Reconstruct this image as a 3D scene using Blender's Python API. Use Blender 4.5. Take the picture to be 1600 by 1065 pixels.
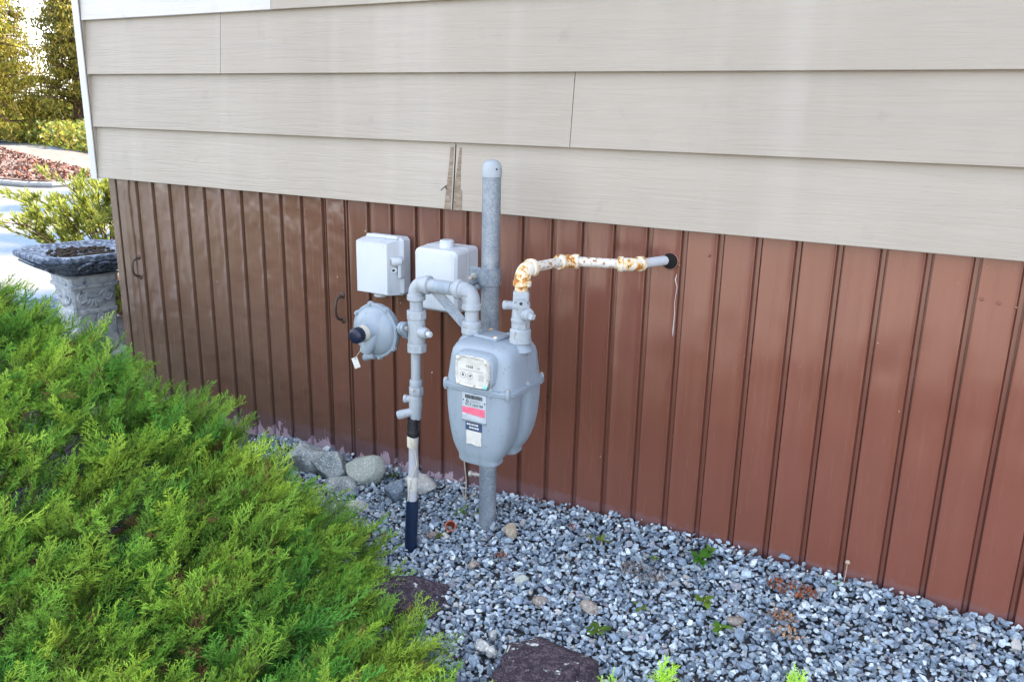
import bpy, math, random
import numpy as np
from mathutils import Vector, Matrix, noise as mnoise

for o in list(bpy.data.objects):
    bpy.data.objects.remove(o)
S = bpy.context.scene
COL = S.collection
R = math.radians

# ------------------------------------------------------------------ camera
cd = bpy.data.cameras.new('camera')
cam = bpy.data.objects.new('camera', cd)
COL.objects.link(cam)
cd.sensor_width = 36.0
cd.lens = 36.0 * 1307.934 / 1600.0
cd.clip_start, cd.clip_end = 0.02, 2000.0
_yaw, _pit, _rol = -0.5267158, -0.2685723, 0.02037485
_f = Vector((math.sin(_yaw) * math.cos(_pit), math.cos(_yaw) * math.cos(_pit), math.sin(_pit)))
_r = Vector((math.cos(_yaw), -math.sin(_yaw), 0))
_u = _r.cross(_f)
_r2 = _r * math.cos(_rol) + _u * math.sin(_rol)
_u2 = _u * math.cos(_rol) - _r * math.sin(_rol)
_m = Matrix((_r2, _u2, -_f)).transposed().to_4x4()
_m.translation = Vector((0.0467, -2.1640, 1.2000))
cam.matrix_world = _m
S.camera = cam

# ------------------------------------------------------------------ world, sun, exposure
SUN_EL, SUN_AZ = R(48), R(16)          # azimuth measured from +Y towards +X
W = bpy.data.worlds.new('World')
S.world = W
W.use_nodes = True
wn = W.node_tree
bg = wn.nodes['Background']
sky = wn.nodes.new('ShaderNodeTexSky')
sky.sky_type = 'NISHITA'
sky.sun_disc = False
sky.sun_elevation = SUN_EL
sky.sun_rotation = SUN_AZ
sky.air_density = 1.0
sky.dust_density = 1.6
sky.ozone_density = 1.0
# thin broken cloud over the whole sky
tc = wn.nodes.new('ShaderNodeTexCoord')
cmap = wn.nodes.new('ShaderNodeMapping')
cmap.inputs['Scale'].default_value = (1.0, 1.0, 2.2)
cn = wn.nodes.new('ShaderNodeTexNoise')
cn.inputs['Scale'].default_value = 2.2
cn.inputs['Detail'].default_value = 7
cr = wn.nodes.new('ShaderNodeValToRGB')
cr.color_ramp.elements[0].position = 0.40
cr.color_ramp.elements[1].position = 0.68
cmix = wn.nodes.new('ShaderNodeMixRGB')
cmix.inputs['Color2'].default_value = (6.6, 6.5, 6.4, 1)
wn.links.new(tc.outputs['Generated'], cmap.inputs['Vector'])
wn.links.new(cmap.outputs['Vector'], cn.inputs['Vector'])
wn.links.new(cn.outputs['Fac'], cr.inputs['Fac'])
wn.links.new(cr.outputs['Color'], cmix.inputs['Fac'])
wn.links.new(sky.outputs['Color'], cmix.inputs['Color1'])
wn.links.new(cmix.outputs['Color'], bg.inputs['Color'])
bg.inputs['Strength'].default_value = 0.12

sd = bpy.data.lights.new('sun', 'SUN')
sd.energy = 3.6
sd.angle = R(0.5)
sd.color = (1.0, 0.93, 0.82)
sun = bpy.data.objects.new('sun', sd)
COL.objects.link(sun)
_sd = Vector((math.sin(SUN_AZ) * math.cos(SUN_EL), math.cos(SUN_AZ) * math.cos(SUN_EL), math.sin(SUN_EL)))
sun.rotation_euler = (-_sd).to_track_quat('-Z', 'Y').to_euler()
sun.location = (0, 12, 12)

S.view_settings.view_transform = 'Standard'
S.view_settings.look = 'None'
S.view_settings.gamma = 1.0
S.view_settings.use_curve_mapping = False
S.view_settings.exposure = 2.6
S.cycles.max_bounces = 8
S.cycles.diffuse_bounces = 4
S.cycles.use_denoising = True

# ------------------------------------------------------------------ materials
class NT:
    def __init__(s, name):
        s.m = bpy.data.materials.new(name)
        s.m.use_nodes = True
        s.t = s.m.node_tree
        s.b = s.t.nodes['Principled BSDF']
        s.pos = None
    def n(s, typ, **kw):
        x = s.t.nodes.new(typ)
        for k, v in kw.items():
            if k in x.inputs: x.inputs[k].default_value = v
            else: setattr(x, k, v)
        return x
    def l(s, a, b): s.t.links.new(a, b)
    def P(s, scale=(1, 1, 1)):
        if s.pos is None: s.pos = s.n('ShaderNodeNewGeometry').outputs['Position']
        mp = s.n('ShaderNodeMapping'); mp.inputs['Scale'].default_value = scale
        s.l(s.pos, mp.inputs['Vector']); return mp.outputs['Vector']
    def noise(s, sc, detail=4, rough=.55, scale=(1, 1, 1), dist=0):
        x = s.n('ShaderNodeTexNoise')
        x.inputs['Scale'].default_value = sc; x.inputs['Detail'].default_value = detail
        x.inputs['Roughness'].default_value = rough; x.inputs['Distortion'].default_value = dist
        s.l(s.P(scale), x.inputs['Vector']); return x.outputs['Fac']
    def ramp(s, fac, stops):
        x = s.n('ShaderNodeValToRGB'); e = x.color_ramp.elements
        while len(e) < len(stops): e.new(.5)
        for i, (p, c) in enumerate(stops):
            e[i].position = p
            e[i].color = (c, c, c, 1) if not hasattr(c, '__len__') else (*c, 1)
        s.l(fac, x.inputs['Fac']); return x.outputs['Color']
    def mix(s, fac, a, b, mode='MIX'):
        x = s.n('ShaderNodeMixRGB', blend_type=mode)
        for v, k in ((fac, 'Fac'), (a, 'Color1'), (b, 'Color2')):
            if hasattr(v, 'is_linked'): s.l(v, x.inputs[k])
            elif k == 'Fac': x.inputs[k].default_value = v
            else: x.inputs[k].default_value = (*v, 1) if hasattr(v, '__len__') else (v, v, v, 1)
        return x.outputs['Color']
    def math(s, op, a, b=0.0, clamp=False):
        x = s.n('ShaderNodeMath', operation=op, use_clamp=clamp)
        for i, v in enumerate((a, b)):
            if hasattr(v, 'is_linked'): s.l(v, x.inputs[i])
            else: x.inputs[i].default_value = v
        return x.outputs[0]
    def sep(s):
        x = s.n('ShaderNodeSeparateXYZ'); s.l(s.P(), x.inputs[0]); return x.outputs
    def bump(s, h, strength=.3, dist=.002, prev=None):
        x = s.n('ShaderNodeBump', Strength=strength, Distance=dist)
        s.l(h, x.inputs['Height'])
        if prev is not None: s.l(prev, x.inputs['Normal'])
        return x.outputs['Normal']
    def done(s, col=None, rough=None, metal=None, spec=None, normal=None):
        for v, k in ((col, 'Base Color'), (rough, 'Roughness'), (metal, 'Metallic'), (spec, 'Specular IOR Level')):
            if v is None: continue
            if hasattr(v, 'is_linked'): s.l(v, s.b.inputs[k])
            else: s.b.inputs[k].default_value = (*v, 1) if hasattr(v, '__len__') else v
        if normal is not None: s.l(normal, s.b.inputs['Normal'])
        return s.m

def paint(name, a, b, rough=.45, sc=9, speck=None, speck_at=.68, bump=.15, bsc=300, speck_sc=60, spec=.4, grime=.55):
    """painted surface: two close tones, optional specks of wear"""
    k = NT(name)
    c = k.mix(k.ramp(k.noise(sc, 5), [(.32, 0), (.68, 1)]), a, b)
    if speck:
        c = k.mix(k.ramp(k.noise(speck_sc, 5, .6), [(speck_at, 0), (speck_at + .03, 1)]), c, speck)
    c = k.mix(k.ramp(k.noise(1, 5, .6, (38, 38, 5)), [(.55, 0), (.78, grime)]), c, tuple(x * .55 for x in a))
    r = k.ramp(k.noise(sc * 3, 3), [(.3, rough - .08), (.7, rough + .1)])
    return k.done(c, r, 0, spec, k.bump(k.noise(bsc, 2), bump, .001))

def plain(name, c, rough=.5, metal=0, spec=.4):
    k = NT(name)
    cc = k.mix(k.ramp(k.noise(35, 4), [(.3, 0), (.7, 1)]), tuple(x * .85 for x in c), tuple(min(1, x * 1.12) for x in c))
    return k.done(cc, rough, metal, spec)

MAT = {}
# brown enamelled metal skirting
k = NT('brown_metal')
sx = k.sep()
streak = k.noise(1, 5, .6, (160, 1, 3))
c = k.mix(k.ramp(streak, [(.2, .2), (.8, .8)]), (.115, .048, .033), (.132, .056, .040))
reflect_grad = k.ramp(k.math('MULTIPLY_ADD', sx[0], .55), [(.0, 0), (1, 1)]); k.t.nodes[-2].inputs[2].default_value = .85
c = k.mix(reflect_grad, c, (.205, .072, .049))  # reflection gradient painted into the brown: lighter and redder to the right
c = k.mix(k.ramp(k.noise(1.3, 4, .6, (1, 1, .6)), [(.35, .0), (.65, .45)]), c, (.125, .046, .030))
c = k.mix(k.ramp(k.noise(1, 4, .6, (26, 1, 1.1)), [(.58, 0), (.8, .25)]), c, (.215, .095, .067))
tan = k.math('MULTIPLY_ADD', sx[0], -.62); k.t.nodes[-1].inputs[2].default_value = -.95   # tan towards the far end
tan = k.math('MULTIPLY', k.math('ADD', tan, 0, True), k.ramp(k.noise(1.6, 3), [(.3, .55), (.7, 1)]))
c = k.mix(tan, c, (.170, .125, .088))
# splash stain and peeled paint low down near the rocks
lowz = k.math('ADD', k.math('MULTIPLY', sx[2], -5.5), .62)
peel = k.math('ADD', k.math('ADD', lowz, k.math('MULTIPLY', k.noise(1, 6, .65, (10, 1, 6)), 1.5)), -.98)
west = k.ramp(k.math('MULTIPLY', sx[0], -.4), [(.40, 0), (.56, 1)])
peelm = k.math('MULTIPLY', k.ramp(peel, [(.2, 0), (.8, 1)]), west)
c = k.mix(k.math('MULTIPLY', peelm, .85), c, (.14, .098, .125))
chip = k.math('MULTIPLY', k.ramp(k.math('ADD', peel, k.math('MULTIPLY', k.noise(1, 5, .6, (45, 1, 16)), .9)), [(.98, 0), (1.0, 1)]), west)
c = k.mix(chip, c, (.55, .43, .50))
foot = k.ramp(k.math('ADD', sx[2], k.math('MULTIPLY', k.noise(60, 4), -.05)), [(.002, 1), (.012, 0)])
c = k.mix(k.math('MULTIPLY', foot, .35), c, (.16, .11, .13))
fleck = k.ramp(k.noise(55, 2, .4), [(.80, 0), (.82, 1)])
c = k.mix(fleck, c, (.55, .5, .46))
rg = k.ramp(k.noise(1, 4, .6, (60, 1, 2)), [(.3, .15), (.7, .30)])
nb = k.bump(k.noise(3.2, 2), .35, .02)
nb = k.bump(streak, .08, .001, nb)
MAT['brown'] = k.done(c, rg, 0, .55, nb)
# same paint on the dented hatch
k2 = k.m.copy(); k2.name = 'brown_metal_dented'
MAT['brown_door'] = k2
for nd in k2.node_tree.nodes:
    if nd.type == 'BUMP' and abs(nd.inputs['Distance'].default_value - .02) < 1e-6:
        nd.inputs['Strength'].default_value = .7
        nz = nd.inputs['Height'].links[0].from_node
        nz.inputs['Scale'].default_value = 7.5
MAT['dark_gap'] = plain('shadow_gap_black', (.003, .0025, .0025), .9)

# aluminium lap siding
k = NT('lap_siding')
gr = k.noise(1, 7, .62, (2.4, 1, 48), 1.6)
c = k.mix(k.ramp(k.noise(2.2, 4), [(.3, 0), (.7, 1)]), (.315, .280, .240), (.362, .324, .281))
c = k.mix(k.ramp(k.noise(1, 4, .6, (2.0, 1, 22)), [(.52, 0), (.8, .35)]), c, (.285, .27, .25))
smud = k.ramp(k.noise(11, 4, .6, (1, 1, 1)), [(.62, 0), (.8, .4)])
c = k.mix(smud, c, (.21, .197, .183))
wash = k.ramp(k.noise(1, 3, .5, (6, 1, .35)), [(.55, 0), (.75, .5)])
c = k.mix(wash, c, (.395, .37, .335))
oi = k.n('ShaderNodeObjectInfo'); c = k.mix(1, c, k.ramp(oi.outputs['Random'], [(0, .90), (1, 1.0)]), 'MULTIPLY')
MAT['siding'] = k.done(c, .42, 0, .4, k.bump(k.ramp(gr, [(.38, 0), (.56, 1)]), .3, .002))
k9 = MAT['siding'].copy(); k9.name = 'lap_siding_pale'  # paler copy of the siding colour, for the upper left-hand boards
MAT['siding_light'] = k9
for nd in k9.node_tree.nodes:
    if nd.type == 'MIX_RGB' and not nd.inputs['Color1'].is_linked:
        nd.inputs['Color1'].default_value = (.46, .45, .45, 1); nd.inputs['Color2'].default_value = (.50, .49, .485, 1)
MAT['white_trim'] = paint('white_trim', (.47, .48, .49), (.54, .54, .54), .4, 6, (.45, .44, .42), .74)
k = NT('weathered_wood')
c = k.ramp(k.noise(1, 6, .65, (30, 1, 160), .4), [(.25, (.10, .075, .055)), (.5, (.22, .175, .135)), (.7, (.31, .26, .21))])
MAT['wood'] = k.done(c, .85, 0, .2, k.bump(k.noise(120, 4), .6, .002))

MAT['grey_paint'] = paint('grey_blue_paint', (.215, .268, .33), (.25, .302, .36), .42, 7, (.17, .19, .21), .652, .4, 140)
MAT['grey_pipe'] = paint('grey_pipe_paint', (.275, .315, .365), (.335, .375, .415), .5, 14, (.22, .19, .16), .63, .4, 160)
MAT['light_box'] = paint('light_grey_box', (.47, .51, .565), (.52, .555, .60), .45, 5, (.42, .42, .42), .66)
k = NT('galvanised')
v = k.n('ShaderNodeTexVoronoi'); v.inputs['Scale'].default_value = 330
k.l(k.P(), v.inputs['Vector'])
c = k.mix(k.ramp(v.outputs['Color'], [(.2, 0), (.8, 1)]), (.15, .19, .245), (.26, .295, .335))
c = k.mix(k.ramp(k.noise(18, 5, .6), [(.5, 0), (.7, .8)]), c, (.33, .36, .40))
MAT['galv'] = k.done(c, .48, .35, .5, k.bump(k.noise(400, 3), .2, .001))
k = NT('rusty_white_paint')
n1 = k.noise(95, 6, .72)
c = k.mix(k.ramp(k.noise(30, 3), [(.3, 0), (.7, 1)]), (.52, .51, .48), (.60, .59, .56))
rst = k.ramp(k.noise(130, 3, .6), [(.3, (.20, .065, .018)), (.5, (.30, .12, .035)), (.75, (.05, .02, .012))])
c = k.mix(k.ramp(n1, [(.545, 0), (.57, 1)]), c, (.50, .33, .17))
c = k.mix(k.ramp(n1, [(.565, 0), (.585, 1)]), c, rst)
MAT['rusty'] = k.done(c, .6, 0, .35, k.bump(n1, .5, .002))
k = NT('rusty_white_elbow')
n1 = k.noise(48, 6, .68)
c = k.mix(k.ramp(k.noise(30, 3), [(.3, 0), (.7, 1)]), (.58, .56, .50), (.68, .65, .58))
rst = k.ramp(k.noise(130, 3, .6), [(.3, (.36, .085, .015)), (.52, (.40, .16, .035)), (.72, (.08, .025, .012))])
c = k.mix(k.ramp(n1, [(.46, 0), (.53, 1)]), c, (.60, .42, .18))
c = k.mix(k.ramp(n1, [(.54, 0), (.565, 1)]), c, rst)
MAT['rusty_elbow'] = k.done(c, .65, 0, .3, k.bump(n1, .5, .002))
MAT['bolt'] = paint('bolt_metal', (.30, .29, .27), (.42, .40, .37), .45, 90, (.25, .12, .05), .6, .3)
MAT['navy'] = plain('navy_plastic', (.008, .012, .035), .35)
MAT['black_tape'] = plain('black_tape', (.012, .013, .017), .5)
MAT['sleeve'] = plain('dark_blue_sleeve', (.006, .016, .045), .4)
MAT['clear_tube'] = paint('milky_plastic', (.34, .36, .41), (.43, .44, .48), .3, 12, (.36, .34, .34), .66)
MAT['white_tag'] = plain('white_card', (.50, .50, .48), .6)
MAT['cream_label'] = plain('cream_label', (.48, .46, .39), .6)
MAT['ink'] = plain('black_ink', (.02, .02, .025), .6)
MAT['grey_ink'] = plain('grey_ink', (.30, .29, .30), .6)
MAT['plate'] = plain('grey_plate', (.36, .41, .46), .4)
MAT['plate_edge'] = plain('plate_edge', (.16, .19, .22), .4)
MAT['red_sticker'] = paint('faded_red_sticker', (.62, .09, .17), (.58, .17, .24), .5, 60)
MAT['navy_sticker'] = plain('navy_sticker', (.03, .055, .12), .5)
MAT['white_ink'] = plain('white_ink', (.55, .57, .59), .5)
k = NT('clear_cover')
k.b.inputs['Transmission Weight'].default_value = 1.0
MAT['clear'] = k.done((.93, .94, .94), .04, 0, .5)
k.b.inputs['IOR'].default_value = 1.12
MAT['steel_rim'] = paint('clear_plastic_rim', (.42, .42, .40), (.62, .61, .58), .2, 80, (.22, .21, .19), .6)
MAT['terracotta'] = plain('terracotta_pipe', (.33, .085, .035), .6)
MAT['terracotta_dark'] = plain('terracotta_inside', (.16, .03, .012), .7)
MAT['black_iron'] = plain('dark_iron', (.05, .035, .03), .45)

def rockmat(name, cols, sc=14, lichen=None, rough=.85, bumpd=.006, la=.62, spk=160):
    k = NT(name)
    c = k.ramp(k.noise(sc, 7, .65), [(.28, cols[0]), (.5, cols[1]), (.72, cols[2])])
    sp = k.noise(spk, 3, .6)
    c = k.mix(k.ramp(sp, [(.56, 0), (.68, .7)]), c, tuple(min(1, x * 1.7) for x in cols[2]))
    c = k.mix(k.ramp(sp, [(.30, .7), (.42, 0)]), c, tuple(x * .5 for x in cols[0]))
    if lichen:
        c = k.mix(k.ramp(k.noise(16, 5, .6), [(la, 0), (la + .03, 1)]), c, lichen)
    return k.done(c, rough, 0, .25, k.bump(k.noise(70, 6, .7), .8, bumpd))
MAT['rock_speckled'] = rockmat('speckled_granite', ((.13, .17, .19), (.30, .34, .35), (.46, .48, .47)), 20)
MAT['rock_pale'] = rockmat('pale_green_grey_rock', ((.27, .30, .28), (.35, .38, .35), (.42, .44, .40)), 9, None, .8, .003)
MAT['rock_blue'] = rockmat('blue_grey_rock', ((.07, .10, .14), (.13, .17, .22), (.24, .28, .31)), 16)
MAT['rock_white'] = rockmat('whitish_rock', ((.24, .25, .26), (.40, .41, .41), (.55, .55, .53)), 18)
MAT['rock_brown'] = rockmat('brown_grey_rock', ((.13, .11, .10), (.22, .19, .17), (.32, .29, .26)), 22)
MAT['rock_tan'] = rockmat('tan_rock', ((.26, .21, .15), (.34, .28, .21), (.41, .36, .29)), 22, None, .8, .003)
MAT['slate'] = rockmat('dark_purple_slate', ((.014, .011, .017), (.045, .034, .047), (.13, .105, .125)), 60, (.55, .59, .60), .95, .010, .60, 230)

def attrmat(name, rough=.7, spec=.3, sub=None, bumpsc=None, attr='tint', grain=None):
    k = NT(name)
    a = k.n('ShaderNodeAttribute', attribute_name=attr)
    c = a.outputs['Color']
    if grain:
        c = k.mix(k.ramp(k.noise(grain, 4, .6), [(.35, .75), (.65, 0)]), c, k.mix(1, c, (.5, .5, .5), 'MULTIPLY'))
        c = k.mix(k.ramp(k.noise(grain * 1.6, 3, .6), [(.60, 0), (.72, .35)]), c, (.6, .62, .62))
    nb = k.bump(k.noise(bumpsc, 4), .4, .002) if bumpsc else None
    m = k.done(c, rough, 0, spec, nb)
    if sub:   # thin leaves let light through
        tr = k.n('ShaderNodeBsdfTranslucent'); k.l(c, tr.inputs['Color'])
        mx = k.n('ShaderNodeMixShader', Fac=sub)
        out = k.t.nodes['Material Output']
        k.l(k.b.outputs[0], mx.inputs[1]); k.l(tr.outputs[0], mx.inputs[2]); k.l(mx.outputs[0], out.inputs['Surface'])
    return m
MAT['stones'] = attrmat('gravel_stone', .92, .12, None, 260, grain=170)
MAT['leaf'] = attrmat('leaf', .5, .35, .5)
MAT['juniper'] = attrmat('juniper_foliage', .6, .2, .3)
MAT['litter'] = attrmat('dry_litter', .9, .1)
MAT['bark'] = plain('brown_bark', (.11, .06, .035), .9)
MAT['dead_twig'] = plain('dry_twig', (.40, .33, .26), .8)

k = NT('soil')
c = k.ramp(k.noise(30, 7, .7), [(.3, (.03, .028, .03)), (.5, (.08, .082, .088)), (.7, (.13, .133, .14))])
MAT['soil'] = k.done(c, .95, 0, .1, k.bump(k.noise(60, 6, .7), .8, .01))
k = NT('pale_road')
c = k.mix(k.ramp(k.noise(.55, 3, .5, (.8, 1.1, 1)), [(.46, 0), (.56, 1)]), (.125, .125, .122), (.018, .05, .115))  # blue patches: sky reflected in the road, painted into its colour
c = k.mix(k.ramp(k.noise(40, 5), [(.3, 0), (.7, .3)]), c, (.12, .12, .12))
MAT['road'] = k.done(c, .8, 0, .3, k.bump(k.noise(90, 4), .3, .004))
k = NT('verge_litter')
c = k.ramp(k.noise(5.5, 6, .7), [(.30, (.09, .045, .034)), (.42, (.14, .10, .085)), (.56, (.17, .135, .12))])
MAT['verge'] = k.done(c, .9, 0, .2, k.bump(k.noise(8, 5), .7, .05))
MAT['bounce_concrete'] = paint('warm_concrete', (.37, .32, .26), (.42, .37, .30), .85, 2)
MAT['kerb'] = paint('kerb_concrete', (.20, .21, .22), (.28, .28, .29), .8, 6)
k = NT('carved_stone')
mottle = k.noise(30, 6, .65)  # random dark mottling of the stone
c = k.ramp(mottle, [(.3, (.10, .12, .16)), (.42, (.37, .41, .46)), (.62, (.55, .575, .60))])
MAT['cast_stone'] = k.done(c, .85, 0, .25, k.bump(k.noise(110, 5, .7), .7, .004))
k = NT('dark_mossy_stone')
c = k.ramp(k.noise(45, 6, .68), [(.3, (.02, .026, .04)), (.48, (.10, .13, .19)), (.62, (.30, .355, .44))])
MAT['rim_stone'] = k.done(c, .85, 0, .25, k.bump(k.noise(110, 5, .7), .7, .004))

# ------------------------------------------------------------------ mesh builder
class MB:
    def __init__(s): s.v = []; s.f = []
    def add(s, vs, fs):
        o = len(s.v); s.v += [tuple(x) for x in vs]; s.f += [tuple(i + o for i in f) for f in fs]; return s
    def box(s, x0, x1, y0, y1, z0, z1, bev=0.0, M=None):
        if bev <= 0:
            vs = [(x, y, z) for z in (z0, z1) for y in (y0, y1) for x in (x0, x1)]
            fs = [(0, 2, 3, 1), (4, 5, 7, 6), (0, 1, 5, 4), (2, 6, 7, 3), (0, 4, 6, 2), (1, 3, 7, 5)]
        else:
            b = min(bev, (x1 - x0) * .49, (y1 - y0) * .49, (z1 - z0) * .49)
            vs = []; idx = {}
            X = (x0, x1); Y = (y0, y1); Z = (z0, z1)
            for i in (0, 1):
                for j in (0, 1):
                    for q in (0, 1):
                        p = [X[i], Y[j], Z[q]]
                        sg = [1 if t == 0 else -1 for t in (i, j, q)]
                        for a in range(3):
                            w = [p[t] + (0 if t == a else sg[t] * b) for t in range(3)]
                            idx[(i, j, q, a)] = len(vs); vs.append(tuple(w))
            fs = []
            for a in range(3):
                o1, o2 = [(1, 2), (0, 2), (0, 1)][a]
                for e in (0, 1):
                    qd = []
                    for (p, q) in ((0, 0), (1, 0), (1, 1), (0, 1)):
                        t = [0, 0, 0]; t[a] = e; t[o1] = p; t[o2] = q
                        qd.append(idx[(*t, a)])
                    fs.append(tuple(qd))
            for a in range(3):
                o1, o2 = [(1, 2), (0, 2), (0, 1)][a]
                for p in (0, 1):
                    for q in (0, 1):
                        t0 = [0, 0, 0]; t0[o1] = p; t0[o2] = q; t1 = list(t0); t1[a] = 1
                        fs.append((idx[(*t0, o1)], idx[(*t1, o1)], idx[(*t1, o2)], idx[(*t0, o2)]))
            for i in (0, 1):
                for j in (0, 1):
                    for q in (0, 1): fs.append(tuple(idx[(i, j, q, a)] for a in range(3)))
        if M is not None: vs = [tuple(M @ Vector(v)) for v in vs]
        return s.add(vs, fs)
    def rings(s, rs, cap0=True, cap1=True):
        n = len(rs[0]); vs = [p for r in rs for p in r]; fs = []
        for i in range(len(rs) - 1):
            for j in range(n):
                fs.append((i * n + j, i * n + (j + 1) % n, (i + 1) * n + (j + 1) % n, (i + 1) * n + j))
        if cap0: fs.append(tuple(range(n - 1, -1, -1)))
        if cap1: fs.append(tuple((len(rs) - 1) * n + j for j in range(n)))
        return s.add(vs, fs)
    def tube(s, pts, rad, n=16, caps=(True, True)):
        pts = [Vector(p) for p in pts]
        if not hasattr(rad, '__len__'): rad = [rad] * len(pts)
        t0 = (pts[1] - pts[0]).normalized()
        a = Vector((0, 0, 1)) if abs(t0.z) < .9 else Vector((1, 0, 0))
        u = t0.cross(a).normalized(); rs = []
        for i, p in enumerate(pts):
            if i == 0: t = pts[1] - pts[0]
            elif i == len(pts) - 1: t = pts[-1] - pts[-2]
            else: t = (pts[i] - pts[i - 1]).normalized() + (pts[i + 1] - pts[i]).normalized()
            t = t.normalized() if t.length > 1e-9 else t0
            u = (u - t * u.dot(t)).normalized(); w = t.cross(u)
            rs.append([tuple(p + (u * math.cos(2 * math.pi * j / n) + w * math.sin(2 * math.pi * j / n)) * rad[i]) for j in range(n)])
        return s.rings(rs, *caps)
    def lathe(s, p0, d, prof, n=24, phase=0.0, caps=(True, True)):
        p0 = Vector(p0); d = Vector(d).normalized()
        a = Vector((0, 0, 1)) if abs(d.z) < .9 else Vector((1, 0, 0))
        u = d.cross(a).normalized(); w = d.cross(u)
        rs = [[tuple(p0 + d * t + (u * math.cos(phase + 2 * math.pi * j / n) + w * math.sin(phase + 2 * math.pi * j / n)) * max(r, 1e-5)) for j in range(n)] for t, r in prof]
        return s.rings(rs, *caps)
    def superloft(s, cx, cy, secs, n=48):
        """sections (z, half x, half y, exponent, y shift)"""
        rs = []
        for sec in secs:
            z, hx, hy, e = sec[:4]; dy = sec[4] if len(sec) > 4 else 0; dx = sec[5] if len(sec) > 5 else 0
            r = []
            for j in range(n):
                t = 2 * math.pi * j / n; c, q = math.cos(t), math.sin(t)
                r.append((cx + dx + hx * math.copysign(abs(c) ** (2 / e), c), cy + dy + hy * math.copysign(abs(q) ** (2 / e), q), z))
            rs.append(r)
        return s.rings(rs)
    def sphere(s, c, r, n=12, sc=(1, 1, 1)):
        rs = []
        for i in range(1, n):
            a = math.pi * i / n
            rs.append([(c[0] + r * sc[0] * math.sin(a) * math.cos(2 * math.pi * j / n), c[1] + r * sc[1] * math.sin(a) * math.sin(2 * math.pi * j / n), c[2] - r * sc[2] * math.cos(a)) for j in range(n)])
        return s.rings(rs)
    def prism(s, poly, axis, t0, t1):
        """extrude a 2-D polygon; axis 'x': poly is (y,z), 'y': (x,z), 'z': (x,y)"""
        f = {'x': lambda p, t: (t, p[0], p[1]), 'y': lambda p, t: (p[0], t, p[1]), 'z': lambda p, t: (p[0], p[1], t)}[axis]
        return s.rings([[f(p, t0) for p in poly], [f(p, t1) for p in poly]])
    def mesh(s, name, m, off=(0, 0, 0), angle=35):
        me = bpy.data.meshes.new(name)
        me.from_pydata([(v[0] - off[0], v[1] - off[1], v[2] - off[2]) for v in s.v], [], s.f)
        me.materials.append(m)
        finish(me, angle)
        return me
    def build(s, name, m, parent=None, angle=35, **tags):
        off = ORIG.get(parent.name, (0, 0, 0)) if parent else (0, 0, 0)
        return link(name, s.mesh(name, m, off, angle), parent, **tags)

import bmesh
def finish(me, angle=35):
    bm = bmesh.new(); bm.from_mesh(me)
    bmesh.ops.recalc_face_normals(bm, faces=bm.faces)
    bm.to_mesh(me); bm.free()
    if angle:
        me.polygons.foreach_set('use_smooth', [True] * len(me.polygons))
        me.set_sharp_from_angle(angle=R(angle))

ORIG = {}
def link(name, me, parent=None, loc=None, rot=None, **tags):
    o = bpy.data.objects.new(name, me); COL.objects.link(o)
    if parent is not None:
        o.parent = parent; ORIG[o.name] = ORIG.get(parent.name, (0, 0, 0))
    if loc is not None: o.location = loc
    if rot is not None: o.rotation_euler = rot
    for t, v in tags.items():
        if v: o[t] = v
    return o

def thing(name, label, cat, loc=(0, 0, 0), group=None):
    o = bpy.data.objects.new(name, None); COL.objects.link(o)
    o.location = loc; o.empty_display_size = .05
    o['label'] = label; o['category'] = cat
    if group: o['group'] = group
    ORIG[o.name] = tuple(loc)
    return o

def np_mesh(name, V, T, m, tint=None, smooth=False):
    """triangle mesh straight from numpy, optional per-vertex colour"""
    me = bpy.data.meshes.new(name)
    nv, nt = len(V), len(T)
    me.vertices.add(nv); me.vertices.foreach_set('co', np.ascontiguousarray(V, dtype=np.float32).ravel())
    me.loops.add(nt * 3); me.loops.foreach_set('vertex_index', np.ascontiguousarray(T, dtype=np.int32).ravel())
    me.polygons.add(nt)
    me.polygons.foreach_set('loop_start', np.arange(0, nt * 3, 3, dtype=np.int32))
    me.polygons.foreach_set('loop_total', np.full(nt, 3, dtype=np.int32))
    me.polygons.foreach_set('use_smooth', np.full(nt, smooth, dtype=bool))
    me.materials.append(m)
    if tint is not None:
        a = me.color_attributes.new('tint', 'FLOAT_COLOR', 'POINT')
        c = np.ones((nv, 4), dtype=np.float32); c[:, :3] = tint
        a.data.foreach_set('color', c.ravel())
    me.update(calc_edges=True); me.validate()
    return me

def arc(c, u, v, r, a0, a1, n=7):
    c, u, v = Vector(c), Vector(u), Vector(v)
    return [c + (u * math.cos(a0 + (a1 - a0) * i / n) + v * math.sin(a0 + (a1 - a0) * i / n)) * r for i in range(n + 1)]

def text_part(name, body, size, loc, m, parent, depth=.0004, sx=1.0, spacing=1.0):
    cu = bpy.data.curves.new(name, 'FONT'); cu.body = body; cu.size = size; cu.extrude = depth
    cu.align_x = 'CENTER'; cu.align_y = 'CENTER'; cu.space_character = spacing
    t = bpy.data.objects.new('text_tmp', cu); COL.objects.link(t)
    dg = bpy.context.evaluated_depsgraph_get()
    me = bpy.data.meshes.new_from_object(t.evaluated_get(dg))
    bpy.data.objects.remove(t); bpy.data.curves.remove(cu)
    off = Vector(ORIG.get(parent.name, (0, 0, 0)))
    M = Matrix.Translation(Vector(loc) - off) @ Matrix.Rotation(math.pi / 2, 4, 'X') @ Matrix.Diagonal((sx, 1, 1, 1))
    me.transform(M); me.materials.clear(); me.materials.append(m)
    return link(name, me, parent)

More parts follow.
